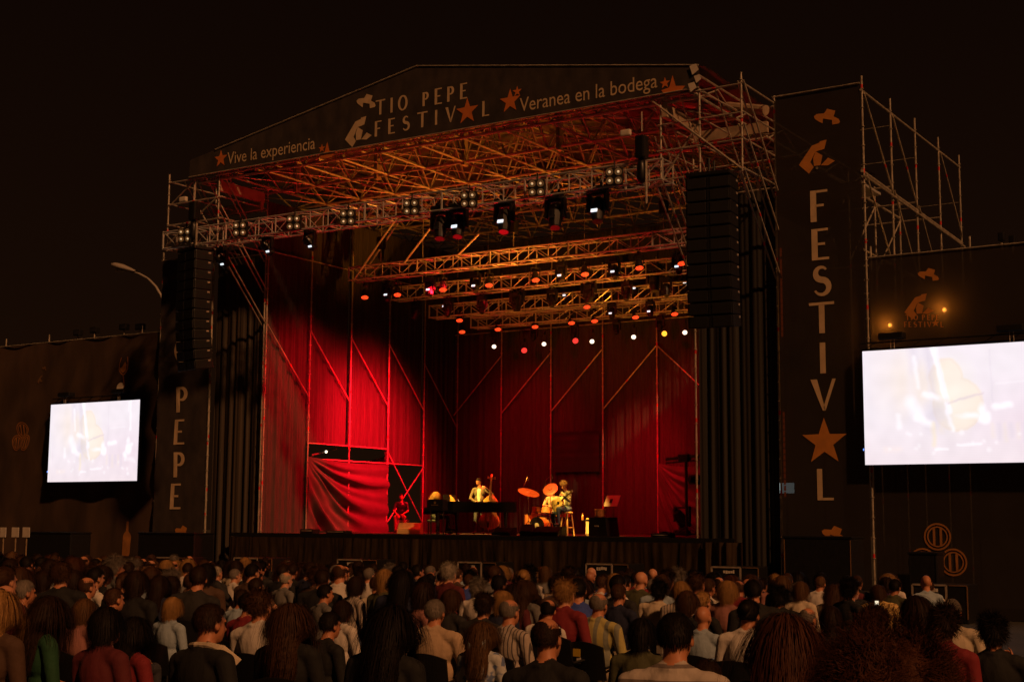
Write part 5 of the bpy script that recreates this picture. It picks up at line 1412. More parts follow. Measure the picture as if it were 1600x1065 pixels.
gu = fig_obj(f, "seated guitarist in dark checked jacket bent over a pale guitar", .010, [SKINS[1], 'dkcheck', TR[2], 'black', 'eye', 'lip', SH['cream']], gp, math.pi - rad(26))
add_hair(gu, 'fluffy', 'light brown', hc, Rh, 0, 1.03)
t = thing("guitar", "pale hollow guitar held by the seated guitarist", "guitar", gp, None, math.pi - rad(26))
t.location = gp + Matrix.Rotation(math.pi - rad(26), 3, 'Z') @ Vector((.0, .33, .95)); t.rotation_euler = (rad(-8), rad(24), math.pi - rad(26)); t.scale = (-1, 1, 1)
ol = [(-.30, 0), (-.28, .12), (-.18, .19), (-.05, .18), (.04, .12), (.10, .115), (.18, .14), (.25, .10), (.27, .03), (.27, -.03), (.25, -.10), (.18, -.14), (.10, -.115), (.04, -.12), (-.05, -.18), (-.18, -.19), (-.28, -.12)]
MB().prism([(x, -.04, z) for x, z in ol], (0, .08, 0)).build("body", 'guitw', t, local=True)
MB().bbox((.50, .02, .0), (.52, .03, .045), .008).build("neck", 'darkw', t, local=True)
MB().bbox((.82, .015, .01), (.15, .02, .075), .006).build("headstock", 'darkw', t, local=True)
MB().lathe((.08, .042, 0), (0, 1, 0), [(0, .05), (.002, 0)], 16).build("sound_hole", 'black', t, local=True)
m = MB()
for i in range(6): m.tube((-.14, .05, -.02 + i * .008), (.78, .045, -.016 + i * .0065), .0012, n=4)
m.build("string", 'chrome', t, local=True)
t = thing("stool", "tall stool with round seat under the guitarist, its leg lit yellow", "stool", gp)
MB().lathe((0, -.01, .66), (0, 0, 1), [(0, .17), (.03, .185), (.06, .17)], 18).build("seat", 'guitw', t, local=True)
for a_ in range(4):
    c_, s_ = math.cos(a_ * math.pi / 2 + .6), math.sin(a_ * math.pi / 2 + .6); MB().tube((c_ * .22, s_ * .22, 0), (c_ * .13, s_ * .13, .67), .022).build("leg", 'guitw', t, local=True)
m = MB()
for a_ in range(4):
    p1 = [Vector((math.cos(b_) * .19, math.sin(b_) * .19, .25)) for b_ in (a_ * math.pi / 2 + .6, (a_ + 1) * math.pi / 2 + .6)]; m.tube(p1[0], p1[1], .012)
m.build("foot_rail", 'guitw', t, local=True)
# drummer and kit
dp = floor_at(864, 5.2)
f = Fig(); hc = Vector((0, .05, 1.40)); Rh = Matrix.Rotation(rad(-8), 3, 'X')
f.ell((0, 0, .68), (.18, .15, .12), 2); f.ell((0, .01, .86), (.17, .13, .18), 1); f.ell((0, .01, 1.06), (.185, .125, .18), 1); f.cap((-.155, .02, 1.18), (.155, .02, 1.18), .066, .066, 1); f.cap((0, .02, 1.18), (0, .03, 1.33), .06, .055, 0); f.head(hc, Rh, 1.02)
for s in (-1, 1):
    f.cap((s * .20, .02, 1.16), (s * .30, .12, .93), .06, .048, 1); f.cap((s * .30, .12, .93), (s * .2, .38, .95), .043, .03, 0); f.hand((s * .2, .38, .95), (-s * .1, 1, .0), (0, .1, 1), -s, 1.3)
    f.cap((s * .10, .05, .66), (s * .2, .44, .62), .088, .064, 2); f.cap((s * .2, .44, .6), (s * .2, .42, .12), .058, .045, 2); f.cap((s * .2, .41, .05), (s * .21, .57, .04), .042, .036, 3)
dr = fig_obj(f, "drummer with short white hair and pale shirt half hidden by a cymbal", .011, [SKINS[2], 'cream', TR[0], 'black', 'eye', 'lip'], dp, math.pi + rad(28))
add_hair(dr, 'crop', 'white', hc, Rh, 0, 1.02)
t = thing("drum_stool", "round black stool under the drummer", "stool", dp)
MB().lathe((0, 0, .50), (0, 0, 1), [(0, .15), (.03, .17), (.08, .16)], 16).build("seat", 'black', t, local=True); MB().tube((0, 0, .2), (0, 0, .5), .02).build("stem", 'chrome', t, local=True)
for a_ in range(3): MB().tube((0, 0, .25), (.25 * math.cos(a_ * 2.1), .25 * math.sin(a_ * 2.1), 0), .012).build("leg", 'chrome', t, local=True)
k0 = floor_at(843, 4.3)
kit = thing("drum_kit", "drum kit with reddish shells and big lit cymbals before the drummer", "drum kit", k0)
def drum(name, c, ax, r, d):
    a = Vector(ax).normalized(); o = MB().lathe(Vector(c), a, [(0, r), (d, r)], 20).build(name, 'drumred', kit, local=True)
    MB().lathe(Vector(c) + a * d, a, [(-.012, r * 1.03), (.006, r * 1.03), (.007, r * .96)], 20).build("rim", 'chrome', o, local=True); MB().lathe(Vector(c), a, [(-.006, r * .96), (-.006, r * 1.03), (.015, r * 1.03)], 20).build("rim", 'chrome', o, local=True)
    MB().lathe(Vector(c) + a * (d + .003), a, [(0, r * .97), (.003, 0)], 20).build("drum_head", 'skinhead', o, local=True)
    if abs(a.z) < .5: MB().lathe(Vector(c) - a * .004, -a, [(0, r * .97), (.003, 0)], 20).build("drum_head", 'skinhead', o, local=True)
drum("bass_drum", (0.05, -.25, .29), (0, 1, 0), .27, .38)
drum("rack_tom", (-.16, .05, .66), (0, .3, 1), .16, .22); drum("rack_tom", (.22, .05, .66), (0, .3, 1), .165, .22)
drum("floor_tom", (-.55, .35, .30), (0, 0, 1), .20, .36); drum("snare_drum", (.45, .40, .58), (0, 0, 1), .18, .14)
M['cymdark'] = mat("darkened_brass", (0.20, 0.06, 0.022), 0.4, 0.3, 0.2, 8)  # dark red-brown reflection on the cymbals is put into the colour
def cymbal(c, ax, r, m_='brass'):
    a = Vector(ax).normalized()
    MB().lathe(Vector(c), a, [(0, r), (.012, r * .75), (.02, r * .28), (.045, r * .16), (.05, 0.0)], 26).lathe(Vector(c), a, [(-.002, r), (.009, r * .75), (.017, r * .28), (.04, r * .15), (.045, 0.0)], 26).build("cymbal", m_, kit, local=True, smooth=False)
    m = MB(); m.tube((c[0], c[1], .45), (c[0], c[1], c[2] + .05), .010)
    for q in range(3): m.tube((c[0], c[1], .45), (c[0] + .3 * math.cos(q * 2.1), c[1] + .3 * math.sin(q * 2.1), .01), .010)
    m.build("cymbal_stand", 'chrome', kit, local=True)
ca_ = at_y(826, 769, 4.0) - k0; cymbal((ca_.x, -.3, ca_.z), (.42, -.20, 1), .36, 'cymdark')
cb_ = at_y(860, 764, 4.2) - k0; cymbal((cb_.x, -.1, cb_.z), (.10, -.80, .65), .25, 'cymdark')
cymbal((.80, .30, .92), (0, .05, 1), .18)
drum("hand_drum", (1.0, -.1, .58), (.1, -.1, 1), .17, .2)
def mic_boom(label, px, Y, hgt, tip):
    c = floor_at(px, Y); t = thing("microphone_stand", label, "microphone stand", c, "boom microphone stands")
    MB().tube((0, 0, .02), (0, 0, hgt), .010).build("pole", 'black', t, local=True)
    for q in range(3): MB().tube((0, 0, .12), (.28 * math.cos(q * 2.1 + .3), .28 * math.sin(q * 2.1 + .3), .01), .009).build("leg", 'black', t, local=True)
    e = at_y(*tip, Y) - c
    MB().tube((0, 0, hgt), e, .008).build("boom", 'chrome', t, local=True)
    MB().lathe(e, (.3, 0, -1), [(-.02, .012), (.08, .018), (.13, .022), (.15, .01)], 10).build("microphone", 'chrome', t, local=True)
mic_boom("boom microphone stand slanting up left of the big cymbal", 812, 4.4, 1.2, (824, 744))
mic_boom("tall boom microphone stand over the drummer", 852, 5.0, 1.75, (862, 741))
mic_boom("boom microphone stand by the keyboard player", 705, 2.2, .9, (716, 780))
# amps, wedges, stands
def wedge(label, c, w, h, rz, m_='black'):
    t = thing("monitor_wedge", label, "stage monitor", c, "stage monitor wedges", rz)
    P = [(-w / 2, -.25, 0), (-w / 2, .25, 0), (-w / 2, .25, h), (-w / 2, .02, h), (-w / 2, -.25, h * .35)]
    MB().prism(P, (w, 0, 0)).build("cabinet", m_, t, local=True)
    MB().prism([(-w / 2 + .04, -.235, h * .40), (-w / 2 + .04, -.005, h * .95), (-w / 2 + .04, -.012, h * .97), (-w / 2 + .04, -.245, h * .42)], (w - .08, 0, 0)).build("grille", 'grille' if m_ == 'black' else m_, t, local=True)
    return t
wedge("pale orange monitor wedge left of the pianist", floor_at(641, 2.4), .75, .36, rad(24), 'guitw')  # orange light on this wedge is put into its pale wood colour
wedge("black monitor wedge at the front below the drum kit", floor_at(858, 1.2), .9, .28, 0)
wedge("black monitor wedge under the curve of the piano", floor_at(788, 1.4), .6, .24, rad(6))
wedge("black monitor wedge at the stage edge left of the drum kit", floor_at(824, 1.0), .36, .34, rad(20))
ap = floor_at(926, 2.6)
t = thing("guitar_amplifier", "small amplifier with yellow-lit front right of the guitarist", "amplifier", ap, None, rad(-20))
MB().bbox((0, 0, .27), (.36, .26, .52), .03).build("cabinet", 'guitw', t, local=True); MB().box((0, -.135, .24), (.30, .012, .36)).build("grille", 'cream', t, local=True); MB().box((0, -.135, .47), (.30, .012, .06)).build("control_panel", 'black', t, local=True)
t = thing("equipment_case", "black sloping case with a hand drum on top, right of the amplifier", "case", floor_at(944, 2.2), None, rad(-8))
MB().prism([(-.34, -.3, 0), (.34, -.3, 0), (.26, -.3, .52), (-.34, -.3, .52)], (0, .6, 0)).build("body", 'black', t, local=True); MB().bbox((-.04, 0, .54), (.62, .62, .04), .01).build("lid", 'black', t, local=True); MB().bbox((-.05, -.31, .3), (.16, .02, .04), .008).build("handle", 'galv', t, local=True)
t = thing("hand_drum", "small brass-rimmed drum resting on the black case", "drum", floor_at(938, 2.2) + Vector((0, 0, .565)))
MB().lathe((0, 0, 0), (0, 0, 1), [(0, .14), (.04, .16), (.2, .16), (.24, .15)], 18).build("shell", 'drumred', t, local=True); MB().lathe((0, 0, .2), (0, 0, 1), [(0, .17), (.03, .17), (.035, .16), (.03, 0)], 18).build("rim", 'brass', t, local=True)
t = thing("music_stand", "flat-topped music stand right of the equipment case", "music stand", floor_at(958, 2.9), None, rad(-15))
MB().tube((0, 0, .02), (0, 0, .95), .012).build("pole", 'black', t, local=True)
for q in range(3): MB().tube((0, 0, .1), (.25 * math.cos(q * 2.1), .25 * math.sin(q * 2.1), .01), .010).build("leg", 'black', t, local=True)
MB().box((0, -.04, 1.05), (.56, .015, .36), rot=Matrix.Rotation(rad(-25), 3, 'X')).build("desk", 'lampgrey', t, local=True); MB().box((-.02, -.062, 1.05), (.10, .01, .12), rot=Matrix.Rotation(rad(-25), 3, 'X')).build("clip_light", 'black', t, local=True)
t = thing("effects_table", "low table with small gear between guitarist and amplifier", "table", floor_at(908, 3.1))
MB().bbox((0, 0, .46), (.7, .35, .03), .008).build("tabletop", 'black', t, local=True)
for x in (-.3, .3): MB().tube((x, 0, 0), (x, 0, .45), .014).build("leg", 'chrome', t, local=True)
MB().lathe((.05, 0, .476), (0, 0, 1), [(0, .035), (.12, .035), (.16, .012), (.22, .012)], 10).build("bottle", 'drumred', t, local=True)
# crew member by the wall
cp_ = floor_at(627, 5.9)
f = Fig(); hc = Vector((0, .06, 1.26))
f.ell((0, 0, .56), (.18, .15, .12), 1); f.ell((0, .02, .74), (.16, .12, .17), 1); f.ell((0, .03, .93), (.18, .12, .17), 1); f.cap((-.15, .04, 1.04), (.15, .04, 1.04), .064, .064, 1); f.cap((0, .04, 1.04), (0, .05, 1.18), .058, .054, 0); f.head(hc)
for s in (-1, 1):
    f.cap((s * .19, .04, 1.02), (s * .26, .12, .78), .06, .047, 1); f.cap((s * .26, .12, .78), (s * .12, .40, .66), .043, .03, 0); f.hand((s * .12, .40, .66), (-s * .3, .8, -.1), (0, .1, 1), -s, .8)
    f.cap((s * .10, .04, .54), (s * .16, .46, .55), .088, .064, 0); f.cap((s * .16, .46, .54), (s * .16, .42, .12), .056, .043, 0); f.cap((s * .16, .41, .05), (s * .16, .57, .04), .042, .036, 3)
cw = fig_obj(f, "crew member in black shirt and shorts seated in the open scaffold bay", .012, [SKINS[1], 'black', TR[0], 'black', 'eye', 'lip'], cp_, rad(-150))
add_hair(cw, 'short', 'black', hc)
t = thing("flight_case", "black flight case used as seat by the crew member", "case", cp_ + Vector((0, .02, 0)), None, rad(-60))
MB().bbox((0, 0, .23), (.6, .45, .44), .02).build("body", 'black', t, local=True)
m = MB()
for s in (-1, 1): m.box((s * .29, 0, .23), (.03, .46, .45))
m.build("edge_trim", 'galv', t, local=True)
# camera crane at the right of the stage
cr = floor_at(1073, 6.0)
t = thing("camera_crane", "black remote camera crane on a post at the right side of the stage", "camera crane", cr)
MB().tube((0, 0, 0), (0, 0, 2.6), .05, n=8).build("post", 'black', t, local=True)
for a_ in range(3): MB().tube((0, 0, .3), (.5 * math.cos(a_ * 2.1), .5 * math.sin(a_ * 2.1), .02), .025).build("leg", 'black', t, local=True)
m = MB(); m.tube((-.75, .1, 2.42), (.7, -.1, 2.52), .05, n=8).tube((-.75, .1, 2.30), (.7, -.1, 2.38), .03, n=6).bbox((-.05, 0, 2.45), (.35, .3, .25), .04); m.build("boom", 'black', t, local=True)
MB().bbox((.35, -.1, 1.75), (.35, .28, .30), .05).lathe((.35, -.2, 1.75), (-.3, -1, 0), [(0, .08), (.2, .09), (.22, .07)], 14).build("camera_head", 'black', t, local=True)
MB().tube((.45, -.08, 2.45), (.40, -.1, 1.85), .03).build("hanger", 'black', t, local=True)
m = MB()
for x, y, w, h in ((12.9, .9, .3, .05), (14.1, .7, .4, .06), (11.6, .8, .5, .04), (2.2, 1.2, .8, .10), (3.4, 1.1, .9, .07), (1.2, 1.3, .5, .12)):
    pass
for i, (x, y, w, h, l) in enumerate(((1.6, .8, .55, .14, "low black stage box at the left front of the deck"), (2.9, .7, .8, .10, "low cable box below the swagged cloth"), (14.3, 1.0, .6, .12, "low black stage box at the right front of the deck"))):
    t = thing("stage_box", l, "stage box", (x, y, FZ), "low boxes on the deck")
    MB().bbox((0, 0, h / 2), (w, .35, h), .02).build("case", 'black', t, local=True); MB().box((0, -.18, h * .6), (w * .8, .01, .02)).build("socket_strip", 'galv', t, local=True)
def cable(label, pts): return tag(MB().path([Vector((x, y, FZ + .012)) for x, y in pts], .011, 6).build("stage_cable", 'black', None, smooth=True), label, "cable", "stage cables")
cable("black cable looping across the deck before the piano", [(3, .6), (4.5, 1.0), (6, .7), (7.5, 1.2), (9, .8)])
cable("black cable running along the right front of the deck", [(11, .9), (12.2, .6), (13.4, .9), (15, .7)])

# ================================================================== chairs
def chair_parts():
    d = {}
    def keep(name, mb):
        o = mb.build(name, 'plastic', None); me = o.data; bpy.data.objects.remove(o); return me
    m = MB(); m.keep = True
    def back(s):
        def fn(u, v):
            x = (u - .5) * .46; top = .87 - .05 * abs(u - .5) * 2 * abs(u - .5) * 2
            z = .50 + (top - .50) * v
            return Vector((x, -.235 - .06 * v + .045 * (2 * (u - .5)) ** 2 + s * .012, z))
        return fn
    m.keep = False
    m.grid(back(1), 12, 6); m.grid(back(-1), 12, 6)
    n = 13 * 7
    for i in range(12): m.f.append([i, i + 1, n + i + 1, n + i]); m.m.append(0); m.f.append([78 + i, 78 + i + 1, n + 78 + i + 1, n + 78 + i]); m.m.append(0)
    for j in range(6):
        for e in (0, 12): m.f.append([j * 13 + e, (j + 1) * 13 + e, n + (j + 1) * 13 + e, n + j * 13 + e]); m.m.append(0)
    d['backrest'] = keep("backrest", m)
    d['seat'] = keep("seat", MB().bbox((0, .02, .43), (.45, .44, .035), .012))
    for i, (x, y, yt) in enumerate(((-.21, -.24, -.2), (.21, -.24, -.2), (-.21, .24, .2), (.21, .24, .2))):
        d[f'leg{i}'] = keep("leg", MB().tube((x, y, 0), (x * .98, yt, .52 if y < 0 else .42), .013, n=7))
    d['arm0'] = keep("arm_rest", MB().path([(-.235, -.22, .62), (-.25, -.05, .64), (-.245, .16, .62), (-.23, .22, .42)], .013, 6))
    d['arm1'] = keep("arm_rest", MB().path([(.235, -.22, .62), (.25, -.05, .64), (.245, .16, .62), (.23, .22, .42)], .013, 6))
    return d
CH = chair_parts()
STK = {}
for nm_, mm_ in (('yellow', 'yellow'), ('green', 'green'), ('paper', 'paper')):
    o = MB().bbox((-.04, -.305, .76), (.085, .004, .075), .001).bbox((-.02, -.297, .685), (.05, .004, .06), .001, 1).build("seat_label", [mm_, 'paper'], None); STK[nm_] = o.data; bpy.data.objects.remove(o)
def chair(label, loc, rz, sticker=None, group="black plastic chairs of the audience"):
    t = thing("plastic_chair", label, "chair", loc, group, rz)
    for k_, me in CH.items():
        o = bpy.data.objects.new(me.name.split('.')[0], me); scene.collection.objects.link(o); o.parent = t
    if sticker:
        o = bpy.data.objects.new("seat_label", STK[sticker]); scene.collection.objects.link(o); o.parent = t
    return t

# ================================================================== audience
AUD = []      # px x, px top, depth, hair radius px
def spectator_obj(loc, rz, sc, body, style, hm, shirt, skin, tr, label, group="seated audience before the stage", seed=0, hk=1.0):
    o = bpy.data.objects.new("person", BODY[body]); scene.collection.objects.link(o)
    lr_ = random.Random(int(loc.x * 100) + seed)
    o.location = loc; o.rotation_euler = (rad(lr_.uniform(-3, 3)), rad(lr_.uniform(-4.5, 4.5)), rz); o.scale = (sc * lr_.uniform(.95, 1.10), sc, sc)
    for i, m_ in enumerate((SKINS[skin], SH[shirt], TR[tr])):
        o.material_slots[i].link = 'OBJECT'; o.material_slots[i].material = m_
    tag(o, label, "person", group)
    if style != 'bald': add_hair(o, style, hm, HEADC, None, seed, hk)
    return o
# (px, px head top, head width px, hair, colour, top, skin, body, yaw deg, words, chair sticker)
NEAR = [
 (75, 930, 40, 'wavy', 'dark brown', 'green', 0, 4, -30, "woman with long dark brown hair in green top, lower left corner", None),
 (172, 948, 46, 'bob', 'black', 'maroon', 0, 4, -8, "person with thick dark bob and maroon top right of the green top", None),
 (222, 962, 42, 'long', 'black', 'red', 0, 4, -20, "woman with long black hair over a red top, lower left", None),
 (325, 943, 48, 'short', 'dark brown', 'black', 0, 3, -18, "man with cropped brown hair and black jacket with pale collar, lower left", None),
 (466, 942, 43, 'wavy', 'brown', 'black', 2, 4, 4, "woman with long brown hair in black top beside sunglasses wearer", None),
 (509, 955, 36, 'short', 'black', 'black', 0, 0, -20, "dark-haired person with sunglasses pushed up on the head", None),
 (592, 945, 50, 'wavy', 'black', 'black', 0, 4, 6, "woman with very long dark wavy hair left of the beige shirt", None),
 (683, 935, 33, 'short', 'grey', 'beige', 0, 3, 0, "stout man with short greying hair in beige shirt, lower centre", 'yellow'),
 (757, 972, 36, 'wavy', 'light brown', 'bluefloral', 2, 4, 0, "girl with light brown hair and big pale blue bow", None),
 (872, 963, 52, 'balding', 'dark brown', 'black', 0, 3, -4, "man with thinning crown and black shirt, lower centre", None),
 (933, 925, 29, 'balding', 'grey', 'check', 0, 3, -12, "balding man in yellow and grey checked shirt", 'yellow'),
 (1058, 957, 57, 'short', 'black', 'knit', 0, 3, 0, "man with cropped black hair in ribbed white knit top", 'paper'),
 (1205, 957, 66, 'wavy', 'auburn', 'brown', 0, 4, 4, "woman with thick long auburn hair at lower right", None),
 (1358, 1006, 150, 'huge', 'auburn', 'darkgrey', 0, 0, 0, "person with huge curly auburn hair at the bottom edge", None),
 (1437, 1000, 42, 'bob', 'blond', 'black', 2, 4, -16, "woman with golden blond hair at the right of the huge curls", None),
 (1500, 935, 31, 'short', 'grey', 'cream', 0, 3, -10, "grey-haired man in cream shirt below the larger video screen", 'paper'),
 (1455, 947, 40, 'curly', 'dark brown', 'red', 0, 0, -6, "woman with dark curly hair in red top, lower right", None),
 (1097, 945, 31, 'bald', 'grey', 'lightblue', 0, 2, -6, "bald man in light blue shirt with arm stretched sideways", None),
 (1156, 936, 35, 'bun', 'black', 'white', 0, 4, 0, "woman with black hair pinned up in white top", None),
 (970, 911, 25, 'short', 'brown', 'navy', 0, 0, -10, "man with short brown hair in navy top beside checked shirt", None),
 (885, 908, 29, 'fluffy', 'blond', 'red', 2, 0, -14, "person with fluffy blond hair in red top left of checked shirt", None),
 (848, 935, 29, 'balding', 'black', 'white', 0, 0, 0, "dark-haired man with small bald spot in white shirt", None),
 (800, 935, 33, 'balding', 'grey', 'stripe', 0, 0, -16, "balding man in striped shirt right of the girl with the bow", 'yellow'),
 (1020, 908, 22, 'curly', 'black', 'cream', 0, 3, -6, "broad-backed person with black curls in cream shirt, centre right", None),
 (1162, 906, 20, 'balding', 'brown', 'red', 1, 3, -6, "broad man in bright red shirt below the right wing curtain", None),
 (1128, 906, 24, 'bob', 'blond', 'pink', 2, 4, -14, "woman with short golden bob left of the bright red shirt", None),
 (541, 937, 29, 'bob', 'dark brown', 'white', 0, 0, -18, "dark-haired person in white shirt left of the long wavy hair", None),
 (426, 922, 36, 'fluffy', 'brown', 'white', 0, 0, -8, "man with bushy brown hair in white shirt, lower left of centre", None),
 (392, 925, 30, 'short', 'black', 'red', 0, 0, -16, "dark-haired person in red shirt left of bushy-haired man", None),
 (372, 920, 25, 'short', 'dark brown', 'lightblue', 0, 0, -10, "person in pale blue shirt left of the red shirt", None),
 (268, 932, 29, 'bob', 'blond', 'lightblue', 2, 0, -10, "fair-haired person in pale blue top left of the red shirt", None),
 (131, 935, 33, 'bob', 'light brown', 'pink', 2, 4, -10, "woman with light brown bob in pink top behind the green top", None),
 (1380, 913, 19, 'bob', 'brown', 'goldlace', 0, 3, -4, "woman in cream patterned top at the right end of the audience", 'green'),
 (1350, 947, 36, 'curly', 'dark brown', 'grey', 0, 0, -10, "person with dark curls in pale grey shirt, lower right", None),
 (1297, 946, 31, 'bob', 'dark brown', 'black', 0, 4, -12, "dark-haired woman with bare shoulders beside the pale grey shirt", None),
 (1262, 948, 30, 'balding', 'grey', 'black', 0, 0, -24, "older man with receding grey hair in black, lower right", None),
 (1291, 912, 21, 'long', 'brown', 'cream', 0, 4, -6, "woman with straight long brown hair near the right end", None),
 (1273, 899, 17, 'crop', 'light brown', 'white', 0, 3, -8, "fair-haired man in white shirt near the right end", None),
 (1252, 908, 21, 'bob', 'light brown', 'cream', 0, 4, -8, "woman with light brown bob and cream top near the right end", None),
 (1323, 906, 22, 'curly', 'black', 'black', 0, 0, -40, "dark curly-haired person turned right holding a lit phone", None),
 (1215, 898, 18, 'long', 'light brown', 'black', 2, 4, -10, "woman with long fair hair below the FESTIVAL banner's left edge", None),
 (1222, 918, 24, 'curly', 'black', 'black', 0, 0, 0, "dark curly-haired person before the long fair hair", None),
 (1560, 962, 40, 'curly', 'black', 'black', 0, 5, 0, "black-haired person in black raising both hands, right edge", None),
 (1000, 965, 40, 'bob', 'black', 'olive', 0, 0, 0, "person with black bob in dark olive top left of the ribbed knit", 'paper'),
 (1102, 1030, 56, 'short', 'dark brown', 'darkgrey', 0, 0, 0, "dark-haired person with a shiny hairclip at the bottom edge", None),
 (728, 896, 17, 'short', 'brown', 'blue', 0, 3, -6, "person in bright blue top before the speaker below the piano", None),
 (775, 922, 27, 'bob', 'blond', 'navy', 2, 4, -10, "woman with straight blond bob in dark top, centre", None),
 (747, 926, 30, 'fluffy', 'dark brown', 'darkgrey', 0, 0, 0, "person with bushy dark hair in charcoal top, centre", None),
 (702, 920, 27, 'bob', 'brown', 'darkgrey', 0, 4, -12, "brown-haired woman behind the beige shirt", None),
 (800, 912, 24, 'wavy', 'dark brown', 'maroon', 0, 4, -10, "woman with dark wavy hair behind the striped shirt", None),
 (830, 906, 24, 'wavy', 'brown', 'grey', 0, 4, -16, "woman with tousled brown hair right of centre", None),
 (507, 912, 24, 'short', 'black', 'grey', 0, 0, -30, "dark-haired man looking right, left of centre", None),
 (575, 886, 17, 'short', 'grey', 'white', 2, 3, -10, "grey-haired man in white shirt below the swagged cloth's speaker", None),
 (345, 884, 17, 'crop', 'white', 'darkgrey', 2, 0, -8, "white-haired person below the left wing curtain", None),
 (445, 893, 19, 'balding', 'white', 'grey', 2, 0, -20, "white-haired person looking right, left of centre", None),
 (368, 888, 17, 'short', 'grey', 'white', 2, 0, -26, "grey-haired man with pale collar looking right, below the left wing curtain", None),
 (148, 900, 26, 'balding', 'brown', 'black', 0, 0, -16, "man with receding brown hair below the smaller video screen", None),
 (182, 918, 30, 'crop', 'brown', 'black', 0, 0, -16, "crop-haired man in black behind the maroon top", None),
 (848, 884, 16, 'bob', 'light brown', 'grey', 2, 0, 0, "fair-haired person sitting taller than the rest, right of centre", None),
 (705, 880, 20, 'fluffy', 'white', 'maroon', 2, 0, -12, "person with streaked pale hair and maroon top, centre far row", None),
]
ITEMS = []
for e in NEAR:
    px, top, w, style, hm, shirt, skin, body, yaw, words, stick = e
    D = FPX * .172 / w
    a = at_d(px, top, D); gd = gz(a.y); sc = (a.z - gd) / 1.33
    if sc < .84:
        pass
    sc = max(.80, min(1.14, sc))
    loc = Vector((a.x, a.y, a.z - 1.33 * sc)); loc.z = max(loc.z, gd) if abs(loc.z - gd) < .15 else gd
    pidx = NEAR.index(e)
    o = spectator_obj(loc, rad(yaw + 8), sc, body, style, hm, shirt, skin, pidx % 3, words[0].upper() + words[1:] if False else words, seed=pidx, hk=1.0)
    AUD.append((px, top, D, w, a.x, a.y)); ITEMS.append((D, loc, rad(yaw + 8), sc, words, stick, o))
def accessory(o, name, mb, m_, parts=None):
    return mb.build(name, m_, o, local=True)
def find(word): return next(i[6] for i in ITEMS if word in i[4])
b_ = find("blue bow"); m = MB()
for s in (-1, 1): m.grid(lambda u, v: Vector((s * (.01 + .085 * u), -.135 - .03 * math.sin(u * 3.1), 1.10 + (v - .5) * (.03 + .14 * u) )), 8, 8)
m.sphere((0, -.145, 1.10), (.02, .02, .025), 10, 8)
m.grid(lambda u, v: Vector((-.02 - .05 * u + .02 * v, -.13, 1.09 - .11 * u + .0 * v)), 4, 2); m.grid(lambda u, v: Vector((.02 + .05 * u - .02 * v, -.13, 1.09 - .11 * u)), 4, 2)
accessory(b_, "bow", m, mat("bow_ribbon", (.45, .56, .64), .6))
def glasses(o, z=1.275, y=.075, m_='blackgloss'):
    m = MB()
    for s in (-1, 1): m.lathe((s * .036, y, z), (0, .5, .85), [(0, .030), (.006, .028), (.007, 0)], 14).path([(s * .066, y, z), (s * .085, .0, z - .03)], .004, 5)
    m.tube((-.01, y, z), (.01, y, z), .004); return accessory(o, "sunglasses", m, m_)
glasses(find("sunglasses pushed up"))
m = MB(); m.sphere((.03, -.02, 1.325), (.018, .03, .012), 10, 6); accessory(find("shiny hairclip"), "hair_clip", m, 'chrome')
m = MB(); m.path([(-.10, .02, 1.075), (-.085, -.055, 1.085), (0, -.085, 1.09), (.085, -.055, 1.085), (.16, -.02, 1.06), (.22, .05, .98)], [.016, .018, .018, .020, .030, .034], 8); accessory(find("pale collar, lower left"), "collar", m, SH['cream'])
def phone(o, label):
    T = wmat(o); p = T @ Vector((.05, .36, 1.03))
    t = thing("phone", label, "phone", p, "lit phones in the audience", o.rotation_euler.z)
    MB().bbox((0, 0, 0), (.078, .010, .155), .004).build("case", 'black', t, local=True); MB().box((0, -.007, 0), (.07, .003, .14)).build("display", 'phone', t, local=True)
phone(find("holding a lit phone"), "lit phone held up by the dark curly-haired person at right")
phone(find("white-haired person looking right"), "lit phone held before the white-haired person left of centre")

# rows of further spectators
rnd = random.Random(23)
STY = [('short', 34), ('crop', 4), ('balding', 9), ('bob', 20), ('long', 15), ('wavy', 6), ('curly', 8), ('bun', 3), ('tail', 3), ('fluffy', 5), ('bald', 2)]
HC = {'short': ['black', 'dark brown', 'brown', 'grey', 'dark brown', 'black', 'dark brown'], 'crop': ['black', 'dark brown', 'brown', 'grey'], 'balding': ['grey', 'brown', 'dark brown', 'black', 'dark brown'], 'bob': ['dark brown', 'blond', 'brown', 'dark brown', 'black', 'brown', 'black'],
      'long': ['dark brown', 'brown', 'black', 'light brown', 'blond'], 'wavy': ['dark brown', 'auburn', 'brown'], 'curly': ['black', 'dark brown', 'brown', 'grey'], 'bun': ['dark brown', 'blond', 'black'], 'tail': ['brown', 'blond', 'black'], 'fluffy': ['grey', 'dark brown', 'brown', 'blond'], 'bald': ['grey']}
SW = [('black', 30), ('darkgrey', 16), ('navy', 13), ('white', 14), ('maroon', 6), ('brown', 7), ('grey', 8), ('cream', 6), ('lightblue', 6), ('red', 3), ('olive', 4), ('floral', 4), ('pink', 2), ('purple', 2), ('blue', 2), ('stripe', 2), ('lime', 1), ('beige', 3)]
SWORD = {'black': 'black top', 'darkgrey': 'charcoal top', 'navy': 'navy top', 'white': 'white shirt', 'maroon': 'maroon top', 'brown': 'brown top', 'grey': 'grey shirt', 'cream': 'cream shirt', 'lightblue': 'pale blue shirt', 'red': 'red shirt', 'olive': 'olive top', 'floral': 'floral top', 'pink': 'pink top', 'purple': 'purple top', 'blue': 'blue top', 'stripe': 'striped shirt', 'lime': 'pale green top', 'beige': 'beige shirt'}
